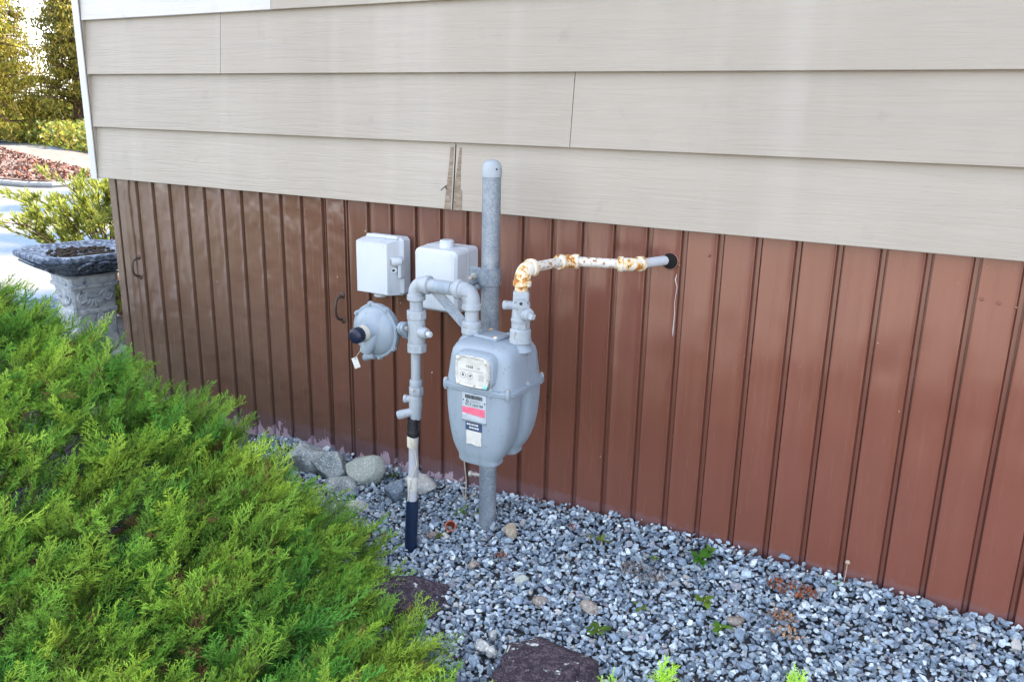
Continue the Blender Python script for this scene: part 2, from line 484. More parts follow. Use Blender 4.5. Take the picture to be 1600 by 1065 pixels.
# ------------------------------------------------------------------ terrain
_gx = [-3.2, -1.9, -1.47, -1.2, -.77, -.38, .3]
_gz = [-.05, -.045, -.036, -.020, .008, .006, .004]
def gnd(x, y):
    b = np.interp(x, _gx, _gz)
    sl = .13 * np.clip(np.minimum(y, 0), -1.6, 0) * np.clip((np.asarray(x) + 5.2) / 1.5, 0, 1)
    return b + sl
def axis_pts(fine0, fine1, step, far):
    a = list(np.arange(fine0, fine1 + 1e-6, step)); d = step
    lo, hi = [], []
    x = fine0
    while x > -far: d *= 1.35; x -= d; lo.append(x)
    d = step; x = fine1
    while x < far: d *= 1.35; x += d; hi.append(x)
    return lo[::-1] + a + hi
xs = axis_pts(-4.0, 1.2, .1, 600); ys = axis_pts(-2.4, .4, .1, 600)
mb = MB()
vs = []
for y in ys:
    for x in xs:
        d = max(0, math.hypot(x + 1.5, y + .8) - 30)
        vs.append((x, y, float(gnd(x, y)) - .022 + (.008 * mnoise.noise((x * 6, y * 6, 0)) if d == 0 else 0)))
nx = len(xs)
mb.add(vs, [(j * nx + i, j * nx + i + 1, (j + 1) * nx + i + 1, (j + 1) * nx + i) for j in range(len(ys) - 1) for i in range(nx - 1)])
mb.build('ground', MAT['soil'], kind='structure')

# road, verge and kerb beyond the corner of the house
mb = MB()
mb.prism([(-60, -18), (-4.75, -18), (-4.5, 0.2), (-5.3, 3.0), (-7.5, 7.5), (-9, 30), (-60, 30)], 'z', -.12, -.015)
mb.build('road', MAT['road'], kind='structure')
vp = [(-13.03, 4.93), (-12.35, 4.98), (-12.0, 5.12), (-12.05, 5.45), (-13.3, 6.35), (-14.4, 7.6), (-15.2, 8.7), (-19, 9.9), (-20.8, 10.0), (-45, 12.0), (-45, 1.2)]
mb = MB(); mb.prism(vp, 'z', -.1, .075); mb.build('verge', MAT['verge'], kind='structure')
kp = [(x + (.1 if x > -13 else 0), y - .14) for x, y in vp[:4]]
mb = MB()
mb.tube([(-45, 1.1, .02), (-13.03, 4.86, .02), (-12.3, 4.9, .02), (-11.95, 5.08, .02), (-12.0, 5.47, .02), (-13.25, 6.38, .02), (-14.35, 7.65, .02), (-15.1, 8.75, .02)], .045, 8)
mb.build('kerb', MAT['kerb'], kind='structure')
# added unseen drive behind the camera, throwing warm sunlight onto the wall
mb = MB(); mb.prism([(-4.4, -2.75), (-4.4, -14), (14, -14), (14, -2.75)], 'z', -.35, -.145)
mb.build('bounce_slab', MAT['bounce_concrete'], kind='structure')

# ------------------------------------------------------------------ house
house = thing('house', 'house wall of grey lap siding over brown ribbed metal skirting', 'house', (0, 0, 0))
EX = .2032
XL, XR = -3.205, 5.0
mb = MB(); mb.box(-3.14, 4.98, .06, 7.0, -.35, 2.9); mb.build('wall', MAT['dark_gap'], house)
def board(x0, x1, n, lift=0.0):
    z0 = .9 + n * EX
    p = [(0 - lift, z0), (.0015 - lift, z0 - .0015), (.020, z0 - .0015), (.020, z0 + .004), (.030, z0 + EX + .01), (.0185, z0 + EX + .01)]
    return MB().prism(p, 'x', x0, x1)
joints = {0: [-1.435, 2.2], 1: [-1.037, 2.6], 2: [-2.433, 1.2], 3: [-2.171, 1.5], 4: [-1.2, 2.4], 5: [-2.5, 1.1], 6: [-1.7, 1.9], 7: [-2.2, 1.4], 8: [-1.1, 2.5]}
for n, js in joints.items():
    e = [XL] + js + [XR]
    for i in range(len(e) - 1):
        g = .0011 if i else 0
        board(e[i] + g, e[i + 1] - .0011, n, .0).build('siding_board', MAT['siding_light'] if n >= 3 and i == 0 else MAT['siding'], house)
# joint cover strips gone to bare weathered board on the lowest course
sj = MB().prism([(-1.466, .8995), (-1.441, .8995), (-1.4365, 1.0), (-1.4372, 1.088), (-1.4535, 1.087), (-1.456, 1.03)], 'y', -.0015, .003)
for i, v in enumerate(sj.v): sj.v[i] = (v[0], v[1] + (v[2] - .9) / EX * .0185 , v[2])
o = sj.build('joint_strip', MAT['wood'], house)
sj = MB().prism([(-1.4335, .8990), (-1.400, .8990), (-1.402, .958), (-1.409, .962), (-1.411, 1.02), (-1.4105, 1.086), (-1.420, 1.088), (-1.426, 1.02), (-1.4325, .97)], 'y', -.001, .004)
for i, v in enumerate(sj.v): sj.v[i] = (v[0], v[1] + (v[2] - .9) / EX * .0185, v[2])
sj.build('joint_strip', MAT['wood'], house)
mb = MB(); mb.tube([(-1.4345, -.0005, .9), (-1.434, .0175, 1.095)], .0022, 6); mb.build('joint_gap', MAT['dark_gap'], house)
mb = MB(); mb.tube([(-1.4375, -.002, .8995), (-1.437, .0165, 1.090)], .0026, 8); mb.build('joint_bead', MAT['siding'], house)
mb = MB(); mb.tube([(-1.462, .003, .962), (-1.452, -.010, .972), (-1.468, -.016, .957)], [.0017, .0017, .0014], 8)
mb.build('nail', MAT['ink'], house)
mb = MB(); mb.lathe((-1.455, .006, .936), (0, -1, .1), [(0, .006), (.003, .0058), (.0045, .004), (.0035, .002), (.0035, .0005)], 14)
mb.build('screw', MAT['white_trim'], house)
# white corner post
mb = MB()
mb.prism([(-3.246, -.006), (-3.207, -.006), (-3.207, -.002), (-3.2145, -.002), (-3.2145, .002), (-3.226, .002), (-3.226, -.001), (-3.2435, -.001), (-3.2435, .06), (-3.246, .06)], 'z', .893, 2.73)
mb.build('corner_trim', MAT['white_trim'], house)
mb = MB(); mb.box(-3.2435, -3.205, .003, 7.0, .9, 2.73); mb.build('end_wall', MAT['siding'], house)
# shallow roof whose eaves shade the bed
mb = MB()
prof = [(-.45, 2.66), (-.45, 2.76), (3.5, 3.75), (7.45, 2.76), (7.45, 2.66), (7.0, 2.72), (.03, 2.73)]
mb.prism(prof, 'x', -3.62, 5.4); mb.build('roof', plain('roof_shingle', (.10, .095, .09), .9), house)

# skirting: one ribbed strip, 0.1 m pitch, groove 15 mm
PF = .025
prof = [(-.082, 0), (-.0800, -.0012), (-.076, 0), (-.0602, .0006), (-.04, .0008), (-.02, .0006), (-.0042, 0), (-.0016, -.0016), (0, -.0010), (.0008, .0030), (.0012, .0130),
        (.0032, .0140), (.0042, .0105), (.0085, .0105), (.0130, .0112), (.0136, .0195), (.0174, .0195), (.0177, .004), (.018, 0)]
def panel(z0, z1, nz, seed=None, lo=0, hi=len(prof)):
    pp = prof[lo:hi]; vs = []; rng = random.Random(seed)
    for j in range(nz + 1):
        z = z0 + (z1 - z0) * j / nz
        for (x, y) in pp:
            dy = 0
            if seed is not None and -.076 < x < -.004:
                dy = .0030 * mnoise.noise((x * 14 + seed * 3.1, z * 9, seed)) + .0016 * mnoise.noise((x * 30 + seed, z * 22, 4.2))
            vs.append((x, y + dy, z))
    n = len(pp); mb = MB()
    mb.add(vs, [(j * n + i, j * n + i + 1, (j + 1) * n + i + 1, (j + 1) * n + i) for j in range(nz) for i in range(n - 1)])
    return mb
def open_mesh(mb, name, m):
    me = bpy.data.meshes.new(name); me.from_pydata(mb.v, [], mb.f); me.materials.append(m)
    me.polygons.foreach_set('use_smooth', [True] * len(me.polygons)); me.set_sharp_from_angle(angle=R(40))
    return me
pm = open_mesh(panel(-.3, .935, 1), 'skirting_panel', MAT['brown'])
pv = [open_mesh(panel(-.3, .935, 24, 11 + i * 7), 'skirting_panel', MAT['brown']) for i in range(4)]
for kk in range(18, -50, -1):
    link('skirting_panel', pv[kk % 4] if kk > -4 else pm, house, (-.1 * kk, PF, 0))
# removable hatch at the far end
hatch = MB().box(-3.035, -1.892, PF + .019, PF + .03, -.25, .93).build('access_hatch', MAT['dark_gap'], house)
for i, kk in enumerate(range(19, 31)):
    seed = 40 + i * 5
    mbp = panel(-.28, .93, 40, seed)
    if kk == 19:   # frame edge next to the fixed wall
        mbp = panel(-.28, .93, 40, seed, 0, 9)
    me = open_mesh(mbp, 'hatch_panel', MAT['brown_door'])
    link('hatch_panel', me, hatch, (-.1 * kk + (.0 if kk > 19 else .004), PF - .004, 0))
mb = MB(); mb.tube([(-3.040, PF - .002, -.28), (-3.040, PF - .003, .5), (-3.0415, PF - .006, .72), (-3.047, PF - .007, .84), (-3.040, PF - .006, .9), (-3.033, PF - .004, .93)], .004, 8)
mb.build('hatch_edge', MAT['brown_door'], hatch)
mb = MB(); mb.box(-1.900, -1.894, PF - .010, PF + .016, -.28, .925, .001); mb.build('hatch_edge', MAT['brown_door'], hatch)
mb = MB(); mb.box(-1.889, -1.8852, PF - .006, PF + .016, -.28, .925, .001); mb.build('skirting_edge', MAT['brown'], house)
def handle(x, z0, z1, parent):
    mb = MB(); zc = (z0 + z1) / 2; h = (z1 - z0) / 2; y = PF - .004
    pts = [(x, y + .004, z0 + .006), (x - .001, y - .014, z0 + .007)] + [(x - .004, y - .016 - .016 * math.sin(math.pi * i / 8), zc - (h - .010) * math.cos(math.pi * i / 8)) for i in range(1, 8)] + [(x - .001, y - .014, z1 - .007), (x, y + .004, z1 - .006)]
    mb.tube(pts, .0048, 8)
    for z in (z0 + .002, z1 - .002): mb.lathe((x, y + .004, z), (0, -1, 0), [(0, .012), (.005, .011), (.009, .006)], 12)
    mb.build('handle', MAT['black_iron'], parent)
handle(-3.022, .498, .585, hatch)
handle(-1.918, .470, .565, hatch)
mb = MB()
mb.prism([(-3.166, PF - .006), (-3.128, PF - .006), (-3.128, PF), (-3.160, PF), (-3.160, .3), (-3.166, .3)], 'z', -.3, .92)
mb.build('skirting_corner', MAT['brown_door'], house)
mb = MB(); mb.box(-3.124, -3.046, PF - .001, PF + .01, -.3, .92, .002); mb.build('skirting_panel', MAT['brown_door'], house)
mb = MB(); mb.lathe((-.728, PF - .003, .809), (0, 1, 0), [(0, .0222), (.0, .0238), (.001, .0250), (.004, .0258), (.004, .0222)], 28, 0, (False, False)); mb.build('hole_lip', MAT['brown'], house)
# hole for the gas pipe, rubber edge, and the caulk that ran from it
mb = MB(); mb.lathe((-.728, PF - .0025, .809), (0, 1, 0), [(0, .0185), (.001, .0218), (.004, .0225), (.008, .021)], 28); mb.build('pipe_hole', MAT['dark_gap'], house)
mb = MB(); mb.tube([(-.705, .0225, .775), (-.708, .022, .76), (-.702, .0222, .74), (-.7055, .0222, .70), (-.7035, .022, .66), (-.7045, .022, .615), (-.704, .0215, .60)], [.0007, .0016, .0008, .0007, .0009, .0014, .0005], 7)
mb.build('caulk_drip', MAT['white_trim'], house)
for i, (x, z) in enumerate([(-1.893, .862), (-1.895, .80), (-2.07, .85), (-2.6, .84), (-.70, .80), (-.62, .835), (.03, .80), (.065, .795), (.10, .79)]):
    mb = MB(); mb.sphere((x, PF - (.0105 if abs(x + 1.893) < .01 else .003), z), .0038, 8, (1, .6, 1)); mb.build('rivet', MAT['brown'], house)

# ------------------------------------------------------------------ gas meter
MX, MY = -1.071, -.333
meter = thing('gas_meter', 'grey-blue gas meter with a reading window and red sticker on its front', 'gas meter', (MX, MY, .285))
G = MAT['grey_paint']
mb = MB()
mb.superloft(MX, MY, [(.506, .1040, .0970, 5.6), (.516, .1030, .0960, 5.6), (.545, .1000, .0925, 5.4), (.575, .0975, .089, 5.2), (.592, .0945, .0855, 5), (.604, .0885, .079, 4.6), (.612, .078, .068, 4), (.6165, .058, .048, 3.4)], 72)
mb.build('upper_case', G, meter, 30)
mb = MB()
mb.superloft(MX, -.384, [(.497, .1005, .0475, 4.6), (.44, .0990, .0480, 4.2), (.40, .0955, .0475, 3.9), (.365, .0900, .046, 3.6, 0, -.001), (.338, .0820, .0435, 3.4, 0, -.003), (.318, .0735, .040, 3.2, 0, -.004), (.304, .0640, .0365, 3.2, 0, -.006), (.297, .0610, .034, 3.4, 0, -.007), (.288, .0605, .0335, 3.6, 0, -.007), (.283, .057, .031, 3.6, 0, -.007)], 56)
mb.superloft(MX, -.282, [(.497, .1005, .0475, 4.6), (.44, .0990, .0480, 4.2), (.40, .0955, .0475, 3.9), (.365, .0900, .046, 3.6, 0, -.001), (.338, .0820, .0435, 3.4, 0, -.003), (.318, .0735, .040, 3.2, 0, -.004), (.304, .0640, .0365, 3.2, 0, -.006), (.297, .0610, .034, 3.4, 0, -.007), (.288, .0605, .0335, 3.6, 0, -.007), (.283, .057, .031, 3.6, 0, -.007)], 56)
mb.superloft(MX, -.334, [(.4965, .086, .05, 4), (.42, .080, .05, 4), (.35, .068, .05, 4), (.32, .05, .045, 4)], 32)
mb.build('lower_case', G, meter, 30)
mb = MB()
mb.superloft(MX, MY, [(.4905, .106, .099, 5.4), (.4930, .1105, .1035, 5.4), (.4985, .1110, .1040, 5.4), (.4990, .1095, .1025, 5.4), (.5000, .1095, .1025, 5.4), (.5005, .1110, .1040, 5.4), (.5060, .1105, .1035, 5.4), (.5085, .1060, .0990, 5.4)], 72)
mb.build('flange', G, meter, 30)
# bolts round the flange, each in its lug
for (bx, by) in [(-.098, -.092), (-.002, -.0985), (.098, -.092), (.105, 0), (.098, .092), (-.105, 0), (-.098, .092), (.05, -.0985), (0, .0985)]:
    b = MB(); x, y = MX + bx * .975, MY + by * .975
    b.lathe((x, y, .4885), (0, 0, 1), [(0, .0060), (.002, .0072), (.021, .0072), (.023, .0062)], 16)
    lug = b.build('flange_lug', G, meter)
    b = MB(); b.lathe((x, y, .5110), (0, 0, 1), [(0, .0050), (.003, .0048), (.0042, .0036)], 6); b.build('bolt', MAT['bolt'], lug)
    b = MB(); b.lathe((x, y, .4835), (0, 0, 1), [(0, .0042), (.007, .0045)], 6); b.build('bolt', G, lug)
# top plate with two screws
M = Matrix.Translation((MX - .012, MY + .01, .6205)) @ Matrix.Rotation(R(-8), 4, 'Z')
mb = MB(); mb.box(-.040, .040, -.036, .036, -.006, .004, .003, M)
tp = mb.build('top_plate', G, meter)
for sx_, sy_ in ((-.031, .028), (.031, -.028), (-.031, -.028), (.031, .028)):
    p = M @ Vector((sx_, sy_, .004)); b = MB(); b.lathe(p, (0, 0, 1), [(0, .0055), (.003, .005), (.0042, .002)], 10)
    b.build('screw', MAT['rusty_elbow'] if sx_ * sy_ < 0 else G, tp)
# bosses under the unions
for x in (-1.146, -.996):
    b = MB(); b.lathe((x, -.33, .596), (0, 0, 1), [(0, .036), (.008, .032), (.014, .026), (.022, .024)], 24); b.build('spud', G, meter)
# bulge that carries the index
mb = MB()
rs = []
for (y, hx, z0, z1) in [(-.36, .066, .508, .606), (-.425, .062, .508, .602), (-.437, .058, .510, .598), (-.440, .054, .512, .595)]:
    r = []
    cx, cz, hz = -1.069, (z0 + z1) / 2, (z1 - z0) / 2
    for j in range(32):
        t = 2 * math.pi * j / 32; c, q = math.cos(t), math.sin(t)
        r.append((cx + hx * math.copysign(abs(c) ** .5, c), y, cz + hz * math.copysign(abs(q) ** .5, q)))
    rs.append(r)
mb.rings(rs); idx = mb.build('index_housing', G, meter, 30)
def rrect(cx, cz, hx, hz, y, e=.42, n=32):
    return [(cx + hx * math.copysign(abs(math.cos(2 * math.pi * j / n)) ** e, math.cos(2 * math.pi * j / n)), y, cz + hz * math.copysign(abs(math.sin(2 * math.pi * j / n)) ** e, math.sin(2 * math.pi * j / n))) for j in range(n)]
IC = (-1.068, .553)
mb = MB(); mb.rings([rrect(*IC, .0505, .0405, -.438), rrect(*IC, .0505, .0405, -.4485), rrect(*IC, .0495, .0395, -.450), rrect(*IC, .0475, .0375, -.449), rrect(*IC, .0455, .0355, -.4465)], True, True)
mb.build('index_frame', MAT['steel_rim'], idx, 30)
mb = MB(); mb.rings([rrect(*IC, .0445, .0345, -.4462), rrect(*IC, .0445, .0345, -.4475)], True, True)
mb.build('dial_face', MAT['white_tag'], idx)
fy = -.4478
text_part('meter_reading', '1068', .0105, (-1.076, fy, .5655), MAT['ink'], idx, .0003, .8, 1.35)
text_part('meter_reading', '00', .0085, (-1.0475, fy, .5645), MAT['grey_ink'], idx, .0003, .8, 1.35)
mb = MB(); mb.box(-1.104, -1.036, fy - .0003, fy + .0004, .5552, .5568); mb.build('dial_line', MAT['grey_ink'], idx)
for dx, ang in ((-.0275, 95), (-.0055, 35)):
    c = (-1.068 + dx, fy, .5415)
    mb = MB(); mb.rings([[(c[0] + r * math.cos(t * math.pi / 14), y, c[2] + r * math.sin(t * math.pi / 14)) for t in range(28)] for r, y in ((.0088, fy + .0004), (.0088, fy - .0003), (.0078, fy - .0003), (.0078, fy + .0004))], False, False)
    mb.build('dial_ring', MAT['grey_ink'], idx)
    mb = MB(); ca, sa = math.cos(R(ang)), math.sin(R(ang))
    pl = [(c[0] - .0028 * sa - .002 * ca, c[2] + .0028 * ca - .002 * sa), (c[0] + .0028 * sa - .002 * ca, c[2] - .0028 * ca - .002 * sa), (c[0] + .0066 * ca, c[2] + .0066 * sa)]
    mb.prism(pl, 'y', fy - .0006, fy + .0003); mb.build('dial_pointer', MAT['ink'], idx)
mb = MB()
for r_ in range(4):
    for q in range(2):
        x0 = -1.0475 + q * .0085; z0 = .5475 - r_ * .004
        mb.box(x0, x0 + .0065 - .0012 * ((r_ + q) % 2), fy - .0003, fy + .0004, z0 - .0017, z0)
mb.build('dial_print', MAT['grey_ink'], idx)
for sx_, sz_ in ((-.042, .033), (.041, .032), (-.042, -.033), (.041, -.034)):
    b = MB(); b.lathe((IC[0] + sx_, -.4475, IC[1] + sz_), (0, -1, 0), [(0, .0062), (.004, .0058), (.0062, .0035)], 12)
    b.build('seal_screw', MAT['steel_rim'] if (sx_, sz_) != (.041, -.034) else plain('pale_green_seal', (.25, .55, .55), .4), idx)
# identity plate
mb = MB(); mb.box(-1.107, -1.033, -.4342, -.4302, .4135, .4885, .0008); pl = mb.build('id_plate', MAT['plate'], meter)
py = -.4344
rng = random.Random(5); mb = MB(); x = -1.0975
while x < -1.0435:
    w = rng.choice((.0008, .0012, .002)); mb.box(x, min(x + w, -1.043), py - .0003, py + .0004, .4745, .4845); x += w + rng.choice((.0008, .0011))
mb.build('barcode', MAT['ink'], pl)
mb = MB(); mb.rings([[(-1.0905 + r * math.cos(R(40 + t * 280 / 20)), y, .4675 + r * math.sin(R(40 + t * 280 / 20))) for t in range(21)] + [(-1.0905 + r2 * math.cos(R(320 - t * 280 / 20)), y, .4675 + r2 * math.sin(R(320 - t * 280 / 20))) for t in range(21)] for r, r2, y in ((.0045, .0026, py + .0004), (.0045, .0026, py - .0003))])
mb.box(-1.0905, -1.0862, py - .0003, py + .0004, .4655, .4672); mb.build('emblem', MAT['ink'], pl)
mb = MB(); x = -1.083
for w in (.003, .002, .003, .0025, .003, .002, .0035, .003, .0): 
    if w: mb.box(x, x + w, py - .0003, py + .0004, .4662, .4692)
    x += w + .001
mb.box(-1.0535, -1.050, py - .0003, py + .0004, .4662, .4692); mb.build('faint_print', MAT['grey_ink'], pl)
text_part('serial_number', 'KCT 1631789', .0098, (-1.069, py, .4580), MAT['ink'], pl, .0003, .98)
mb = MB(); mb.prism([(-1.106, .4505), (-1.036, .4512), (-1.036, .4290), (-1.075, .4315), (-1.098, .4330), (-1.106, .4335)], 'y', py - .0006, py + .0004); mb.build('red_sticker', MAT['red_sticker'], pl)
mb = MB(); mb.prism([(-1.106, .4332), (-1.097, .4328), (-1.093, .4295), (-1.105, .4290)], 'y', py - .0007, py + .0004); mb.build('torn_label', MAT['white_ink'], pl)
text_part('plate_number', '22974253', .0100, (-1.065, py, .4235), MAT['white_ink'], pl, .0003, 1.0, 1.1)
mb = MB(); mb.box(-1.1075, -1.0325, -.4365, -.430, .4110, .4136, .0006); mb.build('plate_lip', MAT['plate_edge'], pl)
for x, z in ((-1.103, .4685), (-1.037, .4675)):
    b = MB(); b.lathe((x, -.434, z), (0, -1, 0), [(0, .0022), (.0012, .0016)], 8); b.build('rivet', MAT['ink'], pl)
# lower sticker follows the case, which leans back slightly here
mb = MB(); mb.prism([(-1.096, .4095), (-1.0465, .4090), (-1.0465, .3860), (-1.096, .3865)], 'y', -.4334, -.428); st = mb.build('notice_sticker', MAT['navy_sticker'], meter)
mb = MB(); mb.prism([(-1.094, .3865), (-1.048, .3860), (-1.0475, .372), (-1.049, .366), (-1.0475, .3475), (-1.062, .3455), (-1.078, .349), (-1.0945, .3465), (-1.093, .36), (-1.0945, .374)], 'y', -.4330, -.420); mb.build('blank_label', MAT['white_tag'], st)
mb = MB()
for (x0, z, ws) in ((-1.092, .4035, (.004, .005, .003, .006, .004, .006)), (-1.084, .3945, (.006, .004, .002, .005, .006))):
    x = x0
    for w in ws: mb.box(x, x + w, -.4338, -.433, z - .0022, z + .0022); x += w + .0014
mb.build('faint_print', MAT['white_ink'], st)

# ------------------------------------------------------------------ meter post
PX, PY = -1.191, -.165
post = thing('meter_post', 'galvanised steel post with domed cap standing behind the gas meter', 'post', (PX, PY, -.04))
GV = MAT['galv']
mb = MB(); mb.lathe((PX, PY, -.25), (0, 0, 1), [(0, .0262), (1.285, .0262)], 32); mb.build('pole', GV, post)
mb = MB(); mb.lathe((PX, PY, 1.022), (0, 0, 1), [(0, .0285), (.014, .0286), (.018, .0278), (.028, .0272), (.036, .0245), (.042, .019), (.0455, .011), (.047, .002)], 32)
cap = mb.build('cap', MAT['grey_pipe'], post)
b = MB(); b.lathe((PX + .0235, PY - .014, 1.044), (.86, -.5, 0), [(0, .0028), (.0015, .0026)], 8); b.build('cap_hole', MAT['ink'], cap)
mb = MB(); mb.lathe((PX, PY, .718), (0, 0, 1), [(0, .0285), (.001, .0312), (.047, .0312), (.048, .0285)], 32)
mb.box(PX - .066, PX - .026, PY - .010, PY - .003, .717, .766, .002)
cl = mb.build('clamp', GV, post)
b = MB(); b.lathe((PX - .049, PY - .010, .738), (0, -1, 0), [(0, .011), (.003, .011), (.0032, .0085), (.010, .0085), (.0105, .0055), (.022, .0055)], 6); b.build('bolt', MAT['bolt'], cl)
mb = MB(); mb.tube([(PX - .045, PY - .012, .722), (PX - .03, PY - .09, .722), (PX + .03, PY - .165, .722)], .008, 10)
mb.build('arm', GV, post)
# folded steel strap running down to the inlet union
d = Vector((.105, .02, -.105)).normalized(); w_ = d.cross(Vector((-.35, .90, -.25))).normalized() * .027; nn = d.cross(w_.normalized()) * .004
a0 = Vector((-1.300, -.292, .716)); a1 = a0 + d * .165
mb = MB(); vs = []
for p in (a0, a0 + d * .012, a1):
    for q in (-1, 1):
        for e in (-1, 1): vs.append(tuple(p + w_ * .5 * q + nn * e * .5))
mb.add(vs, [(0, 1, 3, 2), (0, 4, 5, 1), (1, 5, 7, 3), (3, 7, 6, 2), (2, 6, 4, 0), (4, 8, 9, 5), (5, 9, 11, 7), (7, 11, 10, 6), (6, 10, 8, 4), (8, 10, 11, 9)])
mb.tube([tuple(a0 - d * .002 + Vector((0, 0, .002))), (-1.262, -.285, .712), (-1.235, -.25, .708), (-1.215, -.18, .712)], .007, 8)
mb.build('strap', GV, post)
b = MB(); b.tube([(PX - .052, PY - .018, .128), (PX - .020, PY - .012, .128)], .0052, 10); b.lathe((PX - .056, PY - .019, .128), (1, .18, 0), [(0, .009), (.008, .0095), (.009, .006)], 6); b.build('set_screw', MAT['bolt'], post)

# ------------------------------------------------------------------ inlet pipework
riser = thing('gas_riser', 'grey gas riser pipe coming out of a dark blue sleeve left of the meter', 'gas pipe', (-1.342, -.345, -.08))
GP = MAT['grey_pipe']
IX, IY = -1.146, -.33
LX = -1.331
def hexnut(p, d, t0, t1, r, ph=.3):
    return MB().lathe(p, d, [(t0, r * .93), (t0 + .002, r), (t1 - .002, r), (t1, r * .93)], 8, ph)
mb = hexnut((IX, IY, 0), (0, 0, 1), .618, .634, .0295); mb.lathe((IX, IY, 0), (0, 0, 1), [(.633, .026), (.640, .0275), (.650, .0265), (.6535, .022)], 28); mb.build('union_nut', GP, riser)
mb = MB(); mb.lathe((IX, IY, 0), (0, 0, 1), [(.648, .0188), (.70, .0188)], 24); mb.build('nipple', GP, riser)
EZ = .733
def elbow(c0, dirA, dirB, r, rr, bend, name='elbow', m=GP, par=riser, lip=.016):
    """c0: corner point; pipes leave along dirA and dirB; with bead rims"""
    c0, A, B = Vector(c0), Vector(dirA).normalized(), Vector(dirB).normalized()
    ang = math.acos(max(-1, min(1, A.dot(B)))); t = bend * 1.0
    s0, s1 = c0 + A * t, c0 + B * t; pts = []
    for i in range(11):
        u = i / 10; pts.append(s0 * (1 - u) ** 2 + c0 * 2 * u * (1 - u) + s1 * u * u)
    pts = [s0 + A * .004] + pts + [s1 + B * .004]
    mb = MB(); mb.tube(pts, r, 24)
    for s_, D in ((s0, A), (s1, B)):
        mb.lathe(s_ + D * (.002), D, [(-lip * .35, r), (-lip * .2, rr), (lip * .55, rr), (lip * .7, rr - .002)], 26)
    return mb.build(name, m, par)
elbow((IX, IY, EZ), (0, 0, -1), (-1, 0, .02), .0235, .0272, .036)
elbow((LX, IY, EZ), (0, 0, -1), (1, 0, .0), .0225, .0262, .034)
mb = MB(); mb.tube([(IX - .03, IY, EZ), (LX + .03, IY, EZ)], .0188, 24); mb.lathe((LX + .038, IY, EZ), (1, 0, 0), [(0, .0208), (.006, .0215), (.011, .0208)], 24)
hp = mb.build('cross_pipe', GP, riser)
# insulating union tab along the cross pipe
rs = []
for x in (-1.263, -1.262, -1.208, -1.207):
    ins = x in (-1.263, -1.207)
    rs.append([(x, IY - (.0190 if ins else .0205) * math.cos(R(a)), EZ + (.0190 if ins else .0205) * math.sin(R(a))) for a in range(-25, 66, 10)] + [(x, IY - .016 * math.cos(R(a)), EZ + .016 * math.sin(R(a))) for a in range(65, -26, -10)])
mb = MB(); mb.rings(rs); mb.build('pipe_label', MAT['grey_paint'], hp)
mb = MB(); mb.lathe((LX, IY, 0), (0, 0, 1), [(.640, .0182), (.70, .0182)], 24); mb.build('nipple', GP, riser)
mb = MB(); mb.lathe((LX, IY, 0), (0, 0, 1), [(.545, .0240), (.552, .0248), (.640, .0248), (.645, .024)], 28)
tee = mb.build('valve_body', GP, riser)
hexnut((LX, IY, 0), (0, 0, 1), .632, .656, .0285).build('hex_collar', GP, tee)
hexnut((LX, IY, 0), (0, 0, 1), .536, .560, .0285).build('hex_collar', GP, tee)
mb = MB(); mb.lathe((LX + .018, IY - .004, .597), (1, -.22, 0), [(0, .017), (.012, .0165), (.020, .015), (.026, .013)], 18); sp = mb.build('side_boss', GP, tee)
mb = MB(); mb.lathe((LX + .044, IY - .010, .597), (1, -.22, 0), [(0, .0075), (.004, .0085), (.014, .0085), (.0145, .006)], 6); mb.build('plug', MAT['light_box'], sp)
mb = MB(); mb.lathe((LX - .004, IY, 0), (0, 0, 1), [(.425, .0140), (.545, .0138)], 22); mb.build('lower_pipe', GP, riser)
mb = MB(); mb.lathe((LX - .004, IY, 0), (0, 0, 1), [(.428, .0175), (.430, .0185), (.450, .0185), (.453, .0165)], 24); mb.build('coupling', GP, riser)
hexnut((LX - .004, IY, 0), (0, 0, 1), .407, .431, .0215).build('union_nut', GP, riser)
vx = LX - .006
mb = MB(); mb.lathe((vx, IY, 0), (0, 0, 1), [(.332, .0150), (.336, .0165), (.360, .0175), (.372, .0190), (.380, .0200), (.388, .0185), (.396, .0200), (.404, .0190), (.409, .0170)], 24)
sv = mb.build('shutoff_valve', GP, riser)
mb = MB(); mb.lathe((vx, IY, .357), (-.75, -.62, -.22), [(.006, .0125), (.030, .0125), (.040, .0135), (.052, .0130), (.056, .0090)], 18); mb.build('valve_stem', GP, sv)
mb = MB(); mb.lathe((vx - .015, IY - .005, .392), (-.9, -.4, 0), [(0, .010), (.010, .0105), (.012, .0125), (.018, .0125), (.020, .010)], 14); mb.build('lock_wing', GP, sv)
# tape, milky plastic tube, white tag, wire and dark sleeve
tx, ty = -1.341, -.338
rs = [(.278, .0150), (.284, .0185), (.296, .0180), (.302, .0165), (.312, .0178), (.320, .0160), (.327, .0172), (.335, .0160)]
mb = MB(); mb.lathe((tx, ty, 0), (0, 0, 1), rs, 22); mb.build('tape_wrap', MAT['black_tape'], riser)
mb = MB(); mb.tube([(tx - .004, ty - .004, .060), (tx - .003, ty - .003, .14), (tx, ty, .19), (tx - .001, ty + .001, .24), (tx + .001, ty, .283)], [.0140, .0142, .0148, .0136, .0152], 22); pt = mb.build('plastic_pipe', MAT['clear_tube'], riser)
mb = MB(); mb.lathe((tx - .002, ty - .002, 0), (0, 0, 1), [(.248, .0152), (.252, .0158), (.279, .0158), (.282, .0150)], 22); mb.build('tape_end', MAT['cream_label'], pt)
mb = MB(); mb.lathe((tx - .003, ty - .003, 0), (.005, .005, 1), [(.112, .0152), (.114, .0158), (.152, .0160), (.154, .0154)], 22); tg = mb.build('white_tag', MAT['white_tag'], pt)
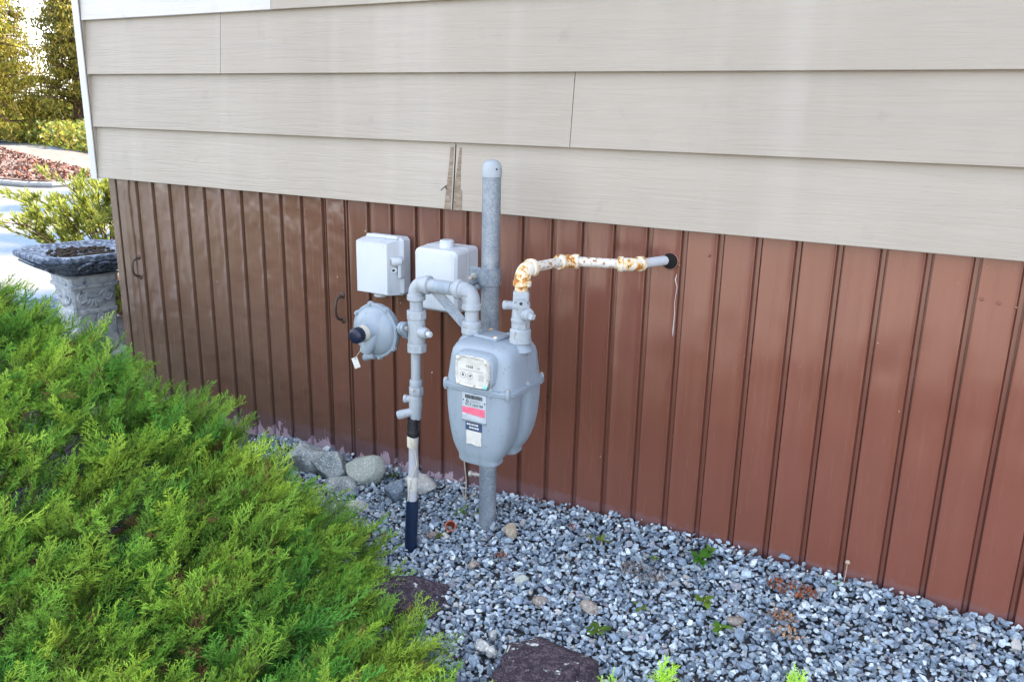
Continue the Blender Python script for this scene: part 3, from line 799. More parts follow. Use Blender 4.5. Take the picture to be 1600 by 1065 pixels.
mb = MB(); mb.tube([(tx - .004, ty - .016, .288), (tx + .006, ty - .019, .262), (tx + .017, ty - .014, .235), (tx + .019, ty - .010, .20), (tx + .010, ty - .016, .165), (tx - .002, ty - .019, .13), (tx - .010, ty - .019, .07)], .0017, 6); mb.build('tracer_wire', MAT['cream_label'], riser)
mb = MB()
for i, (dx, dz, w) in enumerate(((.003, .146, .004), (.0045, .139, .003), (.002, .131, .004), (.004, .124, .003))): mb.box(tx - .003 + dx, tx - .003 + dx + w, ty - .0195, ty - .016, dz - .002, dz + .002)
mb.build('faint_print', MAT['grey_ink'], tg)
mb = MB(); mb.tube([(tx - .008, ty - .010, -.20), (tx - .007, ty - .009, -.05), (tx - .003, ty - .004, .078)], .0187, 26, (True, False))
mb.lathe((tx - .003, ty - .004, .073), (.03, .03, 1), [(.005, .0187), (.0055, .0160), (.001, .0150), (0, .002)], 26); mb.build('sleeve', MAT['sleeve'], riser)
mb = MB(); mb.tube([(tx + .018, ty, .325), (tx + .024, ty - .004, .320), (tx + .021, ty - .003, .305), (tx + .016, ty - .006, .295)], .0014, 6); mb.build('tie_wire', MAT['ink'], riser)

# ------------------------------------------------------------------ pressure regulator
RC = Vector((-1.474, -.330, .578))
reg = thing('pressure_regulator', 'round grey gas pressure regulator with dark blue cap and hanging tag', 'regulator', tuple(RC))
rs = []
for (y, s_) in ((0, .97), (-.002, 1), (-.010, 1), (-.012, .97)):
    ring = []
    for j in range(96):
        t = 2 * math.pi * j / 96; lobe = max(0, math.cos(8 * (t - .2))) ** 3
        r = (.0795 + .0075 * lobe) * s_
        ring.append((RC.x + r * math.cos(t), RC.y + y, RC.z + r * math.sin(t)))
    rs.append(ring)
mb = MB(); mb.rings(rs); mb.build('flange', G, reg)
mb = MB(); mb.lathe(RC + Vector((0, .002, 0)), (0, 1, 0), [(0, .079), (.008, .078), (.022, .066), (.036, .042), (.05, .028), (.062, .024)], 40); mb.build('lower_case', G, reg)
mb = MB(); mb.lathe(RC + Vector((0, -.011, 0)), (0, -1, 0), [(0, .072), (.004, .0705), (.013, .062), (.020, .050), (.024, .040)], 48)
bon = mb.build('bonnet', G, reg, 40)
ax = Vector((-.03, -1, -.06)).normalized()
n0 = RC + Vector((-.003, -.028, .004))
mb = MB(); mb.lathe(n0, ax, [(0, .033), (.010, .0275), (.018, .0235), (.042, .0225)], 30); neck = mb.build('neck', G, bon)
mb = MB(); mb.lathe(n0, ax, [(.024, .0226), (.0245, .0233), (.041, .0230), (.0415, .0224)], 30, 0, (False, False)); mb.build('neck_label', MAT['cream_label'], bon)
rs = []
for (t, r) in ((.042, .0215), (.044, .0225), (.063, .0215), (.066, .0195), (.068, .015), (.069, .004)):
    c = n0 + ax * t; u = ax.cross(Vector((0, 0, 1))).normalized(); w = ax.cross(u)
    rs.append([tuple(c + (u * math.cos(2 * math.pi * j / 48) + w * math.sin(2 * math.pi * j / 48)) * (r + (.0009 if j % 4 < 2 and t < .066 else 0))) for j in range(48)])
mb = MB(); mb.rings(rs); mb.build('cap', MAT['navy'], reg)
# vent boss under the neck
mb = MB(); mb.tube([RC + Vector((.005, -.02, -.01)), RC + Vector((-.002, -.034, -.032)), RC + Vector((-.008, -.040, -.052)), RC + Vector((-.010, -.042, -.060))], [.026, .0235, .0185, .0165], 22); mb.build('vent', G, bon)
mb = MB(); mb.tube([RC + Vector((.0, -.014, -.074)), RC + Vector((-.030, -.020, -.084)), RC + Vector((-.036, -.021, -.0845))], [.010, .0085, .006], 12)
mb.lathe(RC + Vector((-.020, -.018, -.081)), (-1, -.2, -.2), [(0, .0095), (.004, .011), (.012, .011), (.015, .008)], 10); mb.build('drain_plug', G, reg)
for j in range(8):
    t = .2 + 2 * math.pi * j / 8
    p = RC + Vector((math.cos(t) * .0795, -.012, math.sin(t) * .0795)); b = MB()
    b.lathe(p, (0, -1, 0), [(0, .0058), (.004, .0056), (.005, .0040)], 6); b.build('bolt', MAT['bolt'] if j == 5 else G, reg)
tp_ = RC + Vector((-.012, -.062, -.052))
mb = MB(); M = Matrix.Translation(tp_ + Vector((-.014, -.004, -.034))) @ Matrix.Rotation(R(-24), 4, 'Y') @ Matrix.Rotation(R(15), 4, 'Z')
mb.box(-.0095, .0095, -.0006, .0006, -.017, .015, .0004, M); tag_ = mb.build('paper_tag', MAT['white_tag'], reg)
mb = MB(); q = M @ Vector((.002, -.0005, .012)); mb.tube([tp_ + Vector((.008, .012, .020)), tp_ + Vector((.0, -.002, .0)), q], .0008, 5); mb.build('tag_string', MAT['bolt'], tag_)
b = MB(); b.lathe(M @ Vector((.002, -.0007, .011)), (0, -1, 0), [(0, .0018), (.0006, .0015)], 8); b.build('tag_hole', MAT['ink'], tag_)
# arm and bolted flange to the riser
mb = MB(); mb.tube([RC + Vector((.06, .012, .012)), RC + Vector((.128, .004, .014))], [.017, .015], 18); arm = mb.build('outlet', G, reg)
for xo, th in ((.104, .008), (.1135, .008)):
    rs = []
    for x in (xo, xo + th):
        ring = []
        for j in range(40):
            t = 2 * math.pi * j / 40; a = abs(math.cos(t - .5))
            r = .024 + .022 * a ** 5
            ring.append((RC.x + x, RC.y + .003 - r * math.cos(t), RC.z + .014 + r * math.sin(t)))
        rs.append(ring)
    mb = MB(); mb.rings(rs); mb.build('outlet_flange', G, arm)
for sg in (-1, 1):
    t = .5 + (math.pi if sg < 0 else 0); b = MB()
    p = Vector((RC.x + .098, RC.y + .003 - .031 * math.cos(t), RC.z + .014 + .031 * math.sin(t)))
    b.lathe(p, (1, 0, 0), [(0, .0065), (.005, .0065), (.0055, .0045), (.026, .0045), (.0265, .0065), (.031, .0065)], 6); b.build('bolt', MAT['bolt'], arm)

# ------------------------------------------------------------------ outlet pipe
OX, OY, OZ = -.995, -.33, .809
outp = thing('outlet_pipe', 'rust-spotted white gas pipe bending from the meter top into the brown wall', 'gas pipe', (OX, OY, .618))
RW, RE = MAT['rusty'], MAT['rusty_elbow']
LB = MAT['grey_pipe']
mb = MB(); mb.lathe((OX, OY, 0), (0, 0, 1), [(.616, .0275), (.618, .0290), (.628, .0290), (.6285, .0278), (.650, .0278), (.653, .0255), (.656, .0215)], 30)
mb.build('union_nut', LB, outp)
hexnut((OX, OY, 0), (0, 0, 1), .655, .673, .0245).build('hex_collar', LB, outp)
mb = MB(); mb.lathe((OX, OY, 0), (0, 0, 1), [(.672, .0245), (.675, .0256), (.680, .0256), (.682, .0238), (.700, .0232), (.712, .0205), (.722, .0205)], 28); mb.sphere((OX, OY, .716), .0245, 14, (1, 1, .9))
vb = mb.build('valve_body', LB, outp)
mb = MB(); M = Matrix.Translation((OX, OY, .738)) @ Matrix.Rotation(R(28), 4, 'Z'); mb.box(-.0205, .0205, -.0205, .0205, -.014, .016, .004, M); mb.build('square_collar', LB, vb)
mb = MB(); mb.lathe((OX, OY, .714), (-.93, -.35, .0), [(.01, .011), (.036, .0115), (.040, .0125), (.046, .0118), (.048, .008)], 16); mb.build('side_boss', LB, vb)
vd = Vector((.62, -.78, -.06)).normalized()
mb = MB(); c0 = Vector((OX, OY, .716))
mb.lathe(c0, vd, [(.012, .0135), (.026, .0135), (.028, .0165), (.033, .0165), (.034, .010)], 20); mb.build('valve_stem', LB, vb)
u = vd.cross(Vector((0, 0, 1))).normalized()
ear = []
for j in range(24):
    t = 2 * math.pi * j / 24
    ear.append((math.cos(t) * .0135 + .014, math.sin(t) * .0115 + .013))
mb = MB(); mb.rings([[tuple(c0 + vd * tt + u * -(a - .010) * -1 + Vector((0, 0, b_ - .002))) for a, b_ in ear] for tt in (.032, .037)]); lk = mb.build('lock_wing', LB, vb)
b = MB(); b.lathe(c0 + vd * .0365 + u * .006 + Vector((0, 0, .014)), vd, [(0, .0045), (.0012, .004)], 12); b.build('lock_hole', MAT['ink'], vb)
cd_ = Vector((.93, -.36, -.12)).normalized(); cc = c0 + Vector((.016, -.012, -.016))
mb = MB(); mb.lathe(cc, cd_, [(0, .0150), (.004, .0175), (.016, .0175), (.017, .0155), (.023, .0150), (.025, .012)], 22); rc = mb.build('round_cap', LB, vb)
mb = MB(); mb.lathe(cc + cd_ * .024, cd_, [(0, .0100), (.013, .0098), (.0145, .008)], 4, .6); mb.build('square_tip', LB, rc)
mb = MB(); mb.lathe((OX, OY, 0), (0, 0, 1), [(.75, .0170), (.785, .0170)], 22); mb.build('nipple', RE, outp)
E1 = Vector((OX + .002, OY, OZ)); E2 = Vector((-.962, -.146, OZ)); E3 = Vector((-.790, -.094, OZ)); E4 = Vector((-.727, .07, OZ))
d12 = (E2 - E1).normalized(); d23 = (E3 - E2).normalized(); d34 = (E4 - E3).normalized()
elbow(E1, (0, 0, -1), d12, .0205, .0238, .030, 'elbow', RE, outp)
elbow(E2, -d12, d23, .0175, .0203, .022, 'elbow', RE, outp)
elbow(E3, -d23, d34, .0175, .0203, .026, 'elbow', RE, outp)
for a, b_, rr in ((E1, E2, .0134), (E2, E3, .0132), (E3, E4, .0132)):
    dd = (b_ - a).normalized(); mb = MB(); mb.tube([a + dd * .02, b_ - dd * (.015 if b_ is not E4 else 0)], rr, 22)
    mb.build('pipe', RW if b_ is not E4 else MAT['light_box'], outp)

# ------------------------------------------------------------------ utility boxes on the wall
LBX = MAT['light_box']
boxA = thing('utility_box', 'square-edged light grey wall box with a round side latch, above the regulator', 'utility box', (-1.69, .02, .61), 'grey utility boxes on the brown skirting')
mb = MB(); mb.box(-1.772, -1.612, -.030, .024, .606, .797, .010); base = mb.build('back_tray', LBX, boxA)
mb = MB()
rs = []
for (y, x0, x1, z0, z1) in ((-.030, -1.768, -1.622, .610, .789), (-.036, -1.768, -1.626, .610, .788), (-.068, -1.768, -1.636, .612, .782), (-.074, -1.765, -1.639, .615, .779)):
    rs.append([(x0, y, z0), (x1, y, z0), (x1, y, z1), (x0, y, z1)])
mb.rings(rs); cov = mb.build('cover', LBX, boxA)
mb = MB(); mb.box(-1.757, -1.628, -.034, -.020, .789, .801, .004); mb.build('top_rim', LBX, boxA)
mb = MB(); mb.lathe((-1.635, -.060, .722), (.55, .83, 0), [(0, .0135), (.003, .0150), (.034, .0150), (.037, .012)], 20)
lt = mb.build('latch', LBX, boxA)
mb = MB(); mb.lathe((-1.6355, -.0615, .722), (-.55, -.83, 0), [(0, .0105), (.0015, .009)], 16); mb.build('latch_recess', MAT['grey_ink'], lt)
mb = MB(); mb.box(-1.622, -1.609, -.045, -.015, .665, .728, .005); mb.build('hasp', LBX, boxA)
mb = MB(); mb.lathe((-1.628, -.050, .694), (.6, -.8, 0), [(0, .0095), (.004, .0095), (.0045, .0045), (.001, .004)], 16); mb.build('seal_ring', LBX, boxA)
mb = MB(); mb.lathe((-1.628, -.0555, .694), (.6, -.8, 0), [(0, .0042), (.001, .0040)], 10); mb.build('keyhole', MAT['ink'], boxA)
mb = MB(); mb.lathe((-1.705, -.025, .612), (0, 0, -1), [(0, .024), (.016, .0235), (.018, .020)], 22); mb.build('cable_spout', LBX, boxA)

boxB = thing('utility_box', 'round-cornered light grey wall box with a short stub on top, behind the pipe', 'utility box', (-1.44, .02, .59), 'grey utility boxes on the brown skirting')
def rbox(y, x0, x1, z0, z1, r, n=6):
    out = []
    for cx, cz, a0 in ((x1 - r, z1 - r, 0), (x0 + r, z1 - r, 90), (x0 + r, z0 + r, 180), (x1 - r, z0 + r, 270)):
        for i in range(n + 1):
            a = R(a0 + 90 * i / n); out.append((cx + r * math.cos(a), y, cz + r * math.sin(a)))
    return out
mb = MB(); mb.rings([rbox(.024, -1.520, -1.355, .588, .790, .014), rbox(-.028, -1.522, -1.357, .589, .789, .014), rbox(-.030, -1.520, -1.359, .591, .787, .014)]); mb.build('back_tray', LBX, boxB)
mb = MB(); mb.rings([rbox(-.028, -1.525, -1.358, .588, .788, .015), rbox(-.064, -1.524, -1.360, .589, .786, .018), rbox(-.078, -1.522, -1.363, .591, .784, .018), rbox(-.085, -1.516, -1.371, .597, .777, .016), rbox(-.0865, -1.508, -1.380, .604, .768, .014), ]); cov = mb.build('cover', LBX, boxB, 25)
mb = MB(); mb.lathe((-1.432, -.035, .783), (0, 0, 1), [(0, .0255), (.003, .0235), (.024, .0225), (.0265, .0195)], 26); mb.build('stub', LBX, boxB)
for z in (.765, .717):
    mb = MB(); mb.box(-1.533, -1.520, -.052, -.030, z - .014, z + .014, .003); mb.build('hinge', LBX, boxB)
mb = MB(); mb.box(-1.362, -1.350, -.050, -.015, .600, .645, .006); lt = mb.build('latch', LBX, boxB)
mb = MB(); mb.lathe((-1.452, -.04, .590), (0, 0, -1), [(0, .006), (.010, .006), (.012, .003)], 8); mb.build('screw', MAT['bolt'], boxB)

# ------------------------------------------------------------------ terracotta pipe stub
stub = thing('pipe_stub', 'small open terracotta pipe stub poking out of the gravel', 'pipe stub', (-1.275, -.235, -.05))
mb = MB(); dd = Vector((.38, -.72, .58)).normalized(); p = Vector((-1.284, -.226, -.046))
mb.lathe(p, dd, [(-.02, .0165), (.028, .0170), (.0285, .0135), (.0, .0130), (-.004, .001)], 24); mb.build('pipe_wall', MAT['terracotta'], stub)
mb = MB(); mb.lathe(p, dd, [(.0, .0125), (.004, .0122)], 20); mb.build('pipe_inside', MAT['terracotta_dark'], stub)

# ------------------------------------------------------------------ rocks
def rock(name, label, loc, size, seed, m, cuts=7, rot=0, rough=.10, sub=3, sink=.25, group=None, lift=0):
    rng = random.Random(seed)
    bm = bmesh.new(); bmesh.ops.create_icosphere(bm, subdivisions=sub, radius=1)
    pls = []
    for _ in range(cuts):
        n = Vector((rng.gauss(0, 1), rng.gauss(0, 1), rng.gauss(.25, .8))).normalized(); pls.append((n, rng.uniform(.42, .74)))
    for v in bm.verts:
        p = v.co.copy()
        for n, dd in pls:
            e = p.dot(n) - dd
            if e > 0: p -= n * e * .97
        p += p.normalized() * rough * (mnoise.noise(p * 1.8 + Vector((seed, 0, 0))) + .45 * mnoise.noise(p * 4.5 + Vector((0, seed, 0))))
        v.co = Vector((p.x * size[0] / 2, p.y * size[1] / 2, p.z * size[2] / 2))
    me = bpy.data.meshes.new(name); bm.to_mesh(me); bm.free(); me.materials.append(m)
    me.polygons.foreach_set('use_smooth', [True] * len(me.polygons)); me.set_sharp_from_angle(angle=R(30))
    x, y = loc
    o = link(name, me, None, (x, y, float(gnd(x, y)) + size[2] * (.5 - sink) + lift), (0, 0, R(rot)), label=label, category='rock', group=group)
    return o
rock('boulder', 'speckled rounded granite rock against the wall, left of the angular pale rock', (-1.885, -.11), (.150, .12, .115), 3, MAT['rock_speckled'], 5, 20, .07, 4, .18)
rock('boulder', 'angular pale grey-green rock leaning on the wall below the hatch edge', (-1.745, -.08), (.155, .12, .14), 21, MAT['rock_pale'], 8, 5, .03, 4, .2)
rock('flat_rock', 'flat grey slab lying in front of the two rocks by the wall', (-1.79, -.165), (.17, .10, .07), 9, MAT['rock_speckled'], 6, -25, .05, 3, .3)
rock('boulder', 'grey rock half hidden behind the juniper tips by the wall', (-2.00, -.10), (.19, .15, .13), 14, MAT['rock_speckled'], 6, 40, .06, 3, .25)
rock('rock', 'whitish lumpy rock behind the milky pipe at the wall foot', (-1.51, -.065), (.12, .09, .085), 31, MAT['rock_white'], 5, 10, .14, 4, .22)
rock('rock', 'dark blue-grey rock just left of the blue pipe sleeve', (-1.555, -.145), (.105, .085, .09), 37, MAT['rock_blue'], 7, 60, .07, 3, .25)
rock('stone', 'brown-grey stone beside the foot of the blue sleeve', (-1.262 - .055, -.29), (.055, .045, .04), 41, MAT['rock_brown'], 6, 0, .08, 3, .3)
rock('stone', 'tan wedge-shaped stone right of the galvanised post foot', (-1.092, -.185), (.050, .042, .055), 47, MAT['rock_tan'], 5, 20, .06, 3, .25)
rock('stone', 'pale flat stone close to the juniper, left of the pipe sleeve', (-1.64, -.25), (.10, .06, .05), 53, MAT['rock_white'], 7, 15, .06, 3, .35)
rock('stone', 'long brown stone lying in the open gravel near the dark slate', (-.728, -.405), (.062, .04, .035), 59, MAT['rock_brown'], 6, -20, .06, 3, .3)
rock('stone', 'purple-grey stone by the tip of the juniper', (-1.115, -.365), (.045, .038, .03), 61, MAT['rock_brown'], 6, 10, .06, 3, .3)
rock('stone', 'grey-brown stone between the juniper and the long brown stone', (-.86, -.43), (.045, .05, .035), 67, MAT['rock_brown'], 6, 50, .08, 3, .3)
rock('stone', 'purple-grey flat stone beside a dandelion in the right-hand gravel', (-.385, -.275), (.048, .04, .028), 71, MAT['rock_brown'], 6, 50, .05, 3, .3)
rock('stone', 'pale green-grey upright stone in the gravel above the dark slate', (-.945, -.375), (.045, .03, .035), 73, MAT['rock_pale'], 7, 50, .05, 3, .3)
rock('slate_rock', 'large dark purple slate edging the bed at the bottom, with white lichen', (-.700, -.735), (.37, .34, .14), 5, MAT['slate'], 5, 20, .16, 5, .36)
rock('slate_rock', 'smaller dark slate with white lichen half under the juniper', (-1.20, -.57), (.27, .20, .09), 15, MAT['slate'], 5, 10, .14, 4, .36)
for i, (x, y, s_) in enumerate([(-.895, -.660, .050), (-.862, -.672, .040), (-.885, -.622, .025)]):
    rock('pale_stone', ['flat white stone on the left edge of the large slate', 'small white stone below the flat white one on the slate edge', 'smallest white stone at the top corner of the large slate'][i], (x, y), (s_, s_ * .8, .03), 80 + i, MAT['rock_white'], 6, 30 * i, .08, 3, .1, 'white stones on the slate edge', .018)

# ------------------------------------------------------------------ gravel
EDGE = [(-.82, -.90), (-1.01, -.73), (-1.29, -.58), (-1.43, -.42), (-1.75, -.34), (-2.1, -.27), (-2.6, -.24), (-3.1, -.26), (-3.45, -.40), (-3.75, -.7)]
def bush_d(x, y):
    """signed distance inside the bush from its open edge"""
    best = 9; inside = True
    for (ax0, ay0), (bx, by) in zip(EDGE[:-1], EDGE[1:]):
        dx, dy = bx - ax0, by - ay0; t = max(0, min(1, ((x - ax0) * dx + (y - ay0) * dy) / (dx * dx + dy * dy)))
        dd = math.hypot(x - ax0 - t * dx, y - ay0 - t * dy)
        if dd < best:
            best = dd; cr_ = dx * (y - ay0) - dy * (x - ax0); inside = cr_ > 0; nrm = np.array([x - ax0 - t * dx, y - ay0 - t * dy]) / max(dd, 1e-6)
    if x > -.82 and y < -.90:   # east side, running towards the camera
        dd = x - (-.82 - .15 * (-.90 - y)); best = min(best, abs(dd)); inside = dd < 0; nrm = np.array([1.0, 0.1])
    return (best if inside else -best), (-nrm if inside else nrm)
NPR = np.random.default_rng(12)
def hull_stone(rng):
    bm = bmesh.new()
    n = 13
    pts = rng.normal(size=(n, 3)); pts /= np.linalg.norm(pts, axis=1)[:, None]
    pts *= rng.uniform(.75, 1.05, (n, 1)); pts *= np.array([1, rng.uniform(.6, .9), rng.uniform(.4, .7)])
    for p in pts: bm.verts.new(p)
    res = bmesh.ops.convex_hull(bm, input=bm.verts)
    bmesh.ops.delete(bm, geom=[g for g in res['geom_interior'] if isinstance(g, bmesh.types.BMVert)], context='VERTS')
    bmesh.ops.triangulate(bm, faces=bm.faces)
    bm.verts.index_update()
    V = np.array([v.co[:] for v in bm.verts]); T = np.array([[v.index for v in f.verts] for f in bm.faces]); bm.free()
    return V, T
stones = [hull_stone(NPR) for _ in range(24)]
def rotm(rng, tilt):
    a, b, c = rng.uniform(0, 6.283), rng.normal(0, tilt), rng.normal(0, tilt)
    Rz = np.array([[math.cos(a), -math.sin(a), 0], [math.sin(a), math.cos(a), 0], [0, 0, 1]])
    Rx = np.array([[1, 0, 0], [0, math.cos(b), -math.sin(b)], [0, math.sin(b), math.cos(b)]])
    Ry = np.array([[math.cos(c), 0, math.sin(c)], [0, 1, 0], [-math.sin(c), 0, math.cos(c)]])
    return Rz @ Rx @ Ry
PALS = np.array([(.10, .125, .16), (.14, .17, .205), (.19, .22, .25), (.26, .29, .31), (.34, .36, .365), (.46, .47, .46), (.075, .09, .12), (.20, .185, .17), (.17, .14, .15), (.30, .25, .20)])
PW = np.array([.15, .17, .16, .15, .13, .10, .05, .04, .03, .03]); PW /= PW.sum()
def gravel_pts():
    out = []
    for layer, (st, zz) in enumerate(((.0140, -.010), (.0160, .0), (.026, .007))):
        for gx in np.arange(-2.35, 1.05, st):
            for gy in np.arange(-1.25, .03, st):
                x, y = gx + NPR.uniform(-.5, .5) * st, gy + NPR.uniform(-.5, .5) * st
                if y > .02: continue
                # hidden under the juniper or outside the bed: thin out
                if x < -.9 - (y + 1.0) * 1.6 * .0 and y < -.62 - (x + 1.2) * .72 - .10 and layer > 0: continue
                if (x > .55 or y < -.95) and layer > 0: continue
                if bush_d(x, y)[0] > .16: continue
                if layer == 2 and NPR.random() < .45: continue
                out.append((x, y, zz))
    return out
VV, TT, CC = [], [], []; off = 0
for (x, y, zz) in gravel_pts():
    V, T = stones[NPR.integers(24)]
    s_ = float(np.clip(NPR.lognormal(math.log(.0086), .36), .0045, .019))
    w = (V * s_) @ rotm(NPR, .45).T
    z = float(gnd(x, y)) + zz + NPR.normal(0, .003) + .010 * mnoise.noise((x * 3, y * 3, 1.0)) + (.006 if y > -.05 else 0)
    VV.append(w + np.array([x, y, z])); TT.append(T + off); off += len(V)
    c = (PALS[NPR.choice(10, p=PW)] * .68 + np.array((.19, .205, .22)) * .32) * NPR.uniform(1.45, 2.3) * np.array((.90, 1.0, 1.10))
    CC.append(np.repeat(c[None], len(V), 0))
me = np_mesh('gravel', np.concatenate(VV), np.concatenate(TT), MAT['stones'], np.concatenate(CC))
link('gravel', me, kind='stuff', label='blue-grey crushed stone gravel covering the bed along the wall')
N_GRAVEL = len(VV)

# ------------------------------------------------------------------ little weeds, twigs, litter
def leaf_blade(base, d, up, L, Wd, curl, lobes=0, n=5):
    d = Vector(d).normalized(); s_ = d.cross(Vector(up)).normalized(); u = s_.cross(d).normalized()
    V, T = [], []
    for i in range(n + 1):
        t = i / n; w = Wd * (math.sin(math.pi * (t * .85 + .10)) ** .8) * (1 + lobes * (.45 if i % 2 else -.35))
        if i == n: w = Wd * .06
        p = Vector(base) + d * L * t * math.cos(curl * t) + u * L * (math.sin(curl * t) * .6 * t)
        V += [p - s_ * w * .5 + u * w * .12, p + s_ * w * .5 + u * w * .12]
    for i in range(n): a = i * 2; T += [(a, a + 1, a + 3), (a, a + 3, a + 2)]
    return [v[:] for v in V], T
def weed(x, y, n, L, seed, label, hue=(.13, .26, .03), lob=.6, lift=.5, wd=.34):
    rng = random.Random(seed); V, T, C = [], [], []
    z = float(gnd(x, y)) + .008
    for i in range(n):
        a = 2 * math.pi * i / n + rng.uniform(-.5, .5); e = rng.uniform(lift * .4, lift * 1.4); l = .8 * L * rng.uniform(.6, 1.1)
        v, t = leaf_blade((x, y, z), (math.cos(a) * math.cos(e), math.sin(a) * math.cos(e), math.sin(e)), (0, 0, 1), l, l * wd, -rng.uniform(.2, .7), lob)
        o = len(V); V += v; T += [tuple(q + o for q in tt) for tt in t]
        f = rng.uniform(.7, 1.2); C += [tuple(h * f for h in hue)] * len(v)
    th = thing('weed', label, 'weed', (x, y, z), 'small green weeds in the gravel')
    me = np_mesh('leaves', np.array(V) - np.array((x, y, z)), np.array(T), MAT['leaf'], np.array(C), True); link('leaves', me, th, kind='stuff')
    mb = MB(); mb.lathe((x, y, z - .012), (0, 0, 1), [(0, .003), (.012, .0025), (.016, .001)], 6); mb.build('stem', MAT['dead_twig'], th)
weed(-.540, -.092, 13, .062, 1, 'largest bright green jagged-leaf dandelion, close to the wall foot', (.10, .30, .035), .8, .7)
weed(-.525, -.045, 9, .045, 2, 'small green weed right behind the largest dandelion, nearer the wall', (.14, .30, .04), .6, .8)
weed(-.822, -.127, 9, .040, 3, 'yellow-green weed in the gravel below the red-brown wall', (.20, .27, .05), .4, .6)
weed(-.474, -.249, 7, .042, 4, 'pale green weed with broad leaves below the largest dandelion', (.20, .32, .04), .3, .6, .45)
weed(-.408, -.322, 6, .048, 5, 'bright green low weed with two spread leaves, right-hand gravel', (.13, .30, .03), .5, .45)
weed(-.670, -.472, 12, .046, 6, 'round green rosette weed above the large dark slate', (.13, .24, .04), .1, .35, .36)
weed(-.611, -.348, 6, .034, 7, 'small pale weed right above the round rosette weed', (.20, .30, .05), .3, .7)
weed(-.185, -.03, 8, .036, 8, 'small green weed at the foot of the dry flower stalk', (.10, .25, .05), .5, .9)
weed(-1.286, -.278, 8, .038, 9, 'green weed just below the terracotta pipe stub', (.20, .30, .05), .4, .6)
weed(-1.305, -.15, 10, .050, 10, 'straggly green weed between the blue sleeve and the galvanised post', (.13, .24, .05), .3, .6, .25)
weed(-1.235, -.115, 7, .050, 11, 'green weed touching the left side of the galvanised post', (.16, .27, .06), .3, .8, .3)
weed(-.865, -.118, 6, .026, 12, 'tiny yellowish weed left of the yellow-green one', (.22, .26, .06), .3, .5)
weed(-.655, -.135, 7, .028, 13, 'tiny green weed near the wall between two dandelions', (.14, .26, .05), .4, .5)
weed(-1.66, -.04, 9, .045, 14, 'low green weed right of the angular pale rock', (.07, .15, .04), .3, .4)
# dead stalk by the wall and dry flower stalk
tw = thing('dry_stalk', 'thin pale dead stalk leaning on the wall between sleeve and post', 'dead stalk', (-1.36, -.06, -.03))
mb = MB(); mb.tube([(-1.335, -.07, -.035), (-1.342, -.055, .03), (-1.355, -.05, .10), (-1.385, -.045, .165)], [.0022, .0020, .0017, .001], 6); mb.build('stem', MAT['dead_twig'], tw)
mb = MB(); mb.tube([(-1.335, -.07, -.03), (-1.352, -.075, .02), (-1.385, -.085, .045)], [.0016, .0013, .0008], 5); mb.build('side_twig', MAT['dead_twig'], tw)
fl = thing('flower_stalk', 'single dry flower stalk with pale head beside the wall foot', 'dead flower', (-.176, .0, .0))
mb = MB(); mb.tube([(-.176, -.002, -.005), (-.174, .0, .03), (-.173, .001, .064)], [.0014, .0012, .001], 6); mb.build('stem', MAT['dead_twig'], fl)
mb = MB(); mb.sphere((-.173, .001, .068), .0065, 8, (1, 1, .9)); mb.build('flower_head', MAT['dead_twig'], fl)
def litter(x, y, r, n, seed, label, hue):
    rng = random.Random(seed); V, T, C = [], [], []
    for i in range(n):
        a = rng.uniform(0, 6.28); q = r * math.sqrt(rng.random()); px, py_ = x + q * math.cos(a) * 1.5, y + q * math.sin(a) * .8
        e = rng.uniform(-.2, .9); b = rng.uniform(0, 6.28); l = rng.uniform(.007, .017)
        v, t = leaf_blade((px, py_, float(gnd(px, py_)) + .010 + rng.uniform(0, .008)), (math.cos(b) * math.cos(e), math.sin(b) * math.cos(e), math.sin(e)), (0, 0, 1), l, l * .4, .8, 0, 3)
        o = len(V); V += v; T += [tuple(w + o for w in tt) for tt in t]; f = rng.uniform(.5, 1.3); C += [tuple(h * f for h in hue)] * len(v)
    me = np_mesh('dry_leaves', np.array(V), np.array(T), MAT['litter'], np.array(C))
    link('dry_leaves', me, kind='stuff', label=label, category='leaf litter')
litter(-.285, -.105, .042, 170, 1, 'clump of rust-brown dry leaves near the right wall foot', (.26, .09, .045))
litter(-.285, -.225, .024, 70, 2, 'small patch of tan dry leaves below the rust-brown clump', (.32, .18, .11))
litter(-.66, -.22, .045, 150, 3, 'grey tuft of dead moss in the middle of the gravel', (.19, .165, .155))
litter(-.26, -.275, .03, 60, 4, 'scattered tan dry bits in the right-hand gravel', (.36, .22, .14))
litter(-.93, -.10, .012, 16, 5, 'red-brown dry leaf bits near the tan stone', (.30, .08, .04))
litter(-1.06, -.305, .014, 22, 6, 'dark brown dry leaf bits below the galvanised post', (.20, .08, .04))

